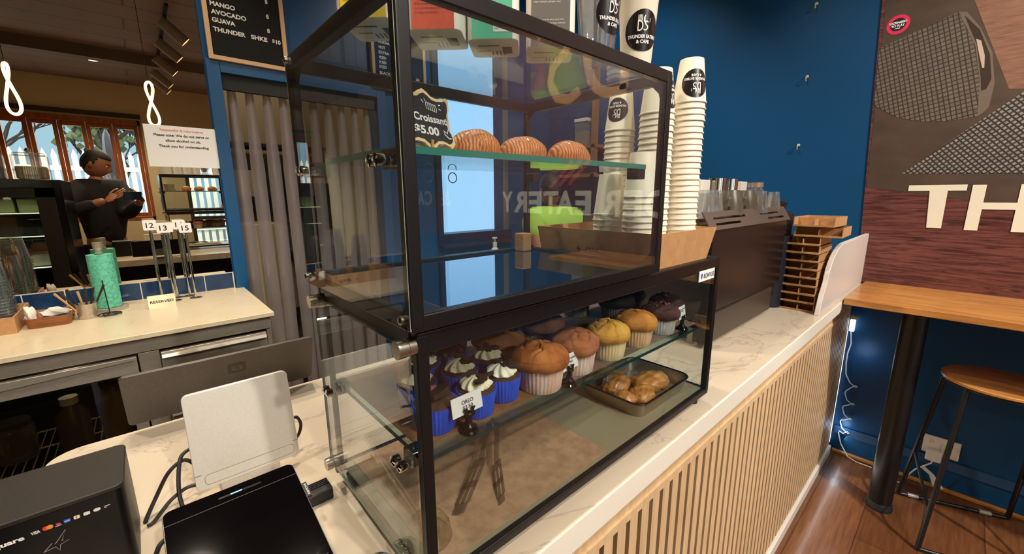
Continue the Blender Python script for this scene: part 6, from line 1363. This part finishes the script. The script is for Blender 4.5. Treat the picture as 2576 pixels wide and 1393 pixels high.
person('person', 'person in a lime green t-shirt standing at the back behind the upper display case', (1.86, 1.48), -.25, 1.60, ([E1, W1], [E2, W2]), [(W1, (.1, .8, -.5), (0, -.3, -1), (-1, 0, 0)), (W2, (.1, .8, -.5), (0, -.3, -1), (1, 0, 0))], lime, M('charcoal_trousers', (30, 30, 34), .9), skin_b, hair_k, hy=-.1, hp=-.25, long_sleeve=False, bend=.10)
# ------------------------------------------------------------------ outside: yard, fence, trees, car (seen through the folding windows in the mirror)
struct(G().box(-16, -26, -.12, 14, YF-.12, -.10).obj('ground', M('pale_paving', (150, 148, 142), .9), at=(0, 0, -.1)))
t = thing('picket_fence', (-2, -10, -.1), 'white picket fence outside the folding windows', 'fence')
wf = M('white_fence', (232, 234, 232), .6); g = G(); x = -9.0
while x < 6: g.prism([(x, -.1), (x+.10, -.1), (x+.10, 2.45), (x+.05, 2.60), (x, 2.45)], -10.0, -9.97, f=lambda u, v, h: (u, h, v)); x += .17
g.obj('pickets', wf, t)
for z in (.5, 2.1): G().box(-9, -9.97, z, 6, -9.92, z+.1).obj('rail', wf, t)
def tree(x, y, h, sd, leafy, label):
    rnd = random.Random(sd); t = thing('tree', (x, y, -.1), label, 'tree', 'trees beyond the fence'); g = G(); tips = []
    def br(p, d, ln, r, k):
        q = [p+d*ln*i/4+Vector((rnd.uniform(-1, 1), rnd.uniform(-1, 1), 0))*ln*.035*i for i in range(5)]
        g.tube(q, [r*(1-.4*i/4) for i in range(5)], 6)
        if k == 0: tips.append(q[-1]); return
        for _ in range(3 if k > 1 else 4):
            nd = (d+Vector((rnd.uniform(-.8, .8), rnd.uniform(-.5, .5), rnd.uniform(-.1, .5)))).normalized(); br(q[rnd.choice((2, 3, 4))], nd, ln*rnd.uniform(.55, .8), r*.55, k-1)
    br(Vector((x, y, -.1)), Vector((0, 0, 1)), h*.42, .13, 4); g.obj('trunk_and_branches', M('bare_bark', (70, 60, 54), .9), t, smooth=True)
    if leafy:
        g = G()
        for p in tips:
            for _ in range(7):
                c = p+Vector((rnd.gauss(0, .28), rnd.gauss(0, .28), rnd.gauss(0, .22))); a = rnd.uniform(0, 6); s = rnd.uniform(.07, .15)
                g.add([c+Vector((s*math.cos(a), s*math.sin(a), 0)), c+Vector((0, 0, s)), c-Vector((s*math.cos(a), s*math.sin(a), 0)), c-Vector((0, 0, s*.8))], [(0, 1, 2, 3)])
        g.obj('foliage', M('grey_green_leaves', (96, 112, 80), .8), t)
tree(-6.2, -13, 6.5, 61, False, 'bare branched tree farthest left beyond the fence'); tree(-3.4, -13.5, 6.8, 62, False, 'bare branched tree in the middle beyond the fence'); tree(-.7, -13, 5.6, 63, True, 'leafy grey green tree at the right beyond the fence')
t = thing('car', (-2.0, -8.3, -.1), 'white car parked outside in front of the fence', 'car')
prof = [(-2.1, .25), (2.1, .25), (2.15, .75), (1.9, .95), (1.1, 1.0), (.6, 1.48), (-1.2, 1.52), (-1.9, 1.0), (-2.15, .9)]
G().prism(prof, -9.1, -7.5, f=lambda u, v, h: (u-2.0, h, v-.05)).obj('body', M('white_car_paint', (232, 234, 236), .2, coat=.6), t, bevel=.06, seg=3)
g = G(); g.prism([(1.0, 1.02), (.55, 1.42), (-1.1, 1.46), (-1.7, 1.02)], -7.495, -7.485, f=lambda u, v, h: (u-2.0, h, v-.05)); g.obj('side_window', M('car_glass', (40, 48, 56), .08), t)
for x in (-3.35, -.65): G().lathe([(.32, -.1), (.32, .1), (.2, .11), (0, .11)], seg=28, mtx=T(x, -7.55, .22, rx=PI/2)).obj('wheel', blackm, t, smooth=True)
t = thing('folded_umbrella', (-.42, -6.6, -.1), 'folded dark navy umbrella standing outside the right window panel', 'umbrella')
G().lathe([(.03, -.1), (.03, .9)], (-.42, -6.6, 0), 12).obj('pole', blackm, t); G().lathe([(.04, .9), (.17, 1.2), (.15, 1.7), (.06, 2.6), (.01, 2.75)], (-.42, -6.6, 0), 18, ribs=6, ribamp=.12).obj('canopy', M('navy_canvas', (28, 36, 60), .8), t, smooth=True)
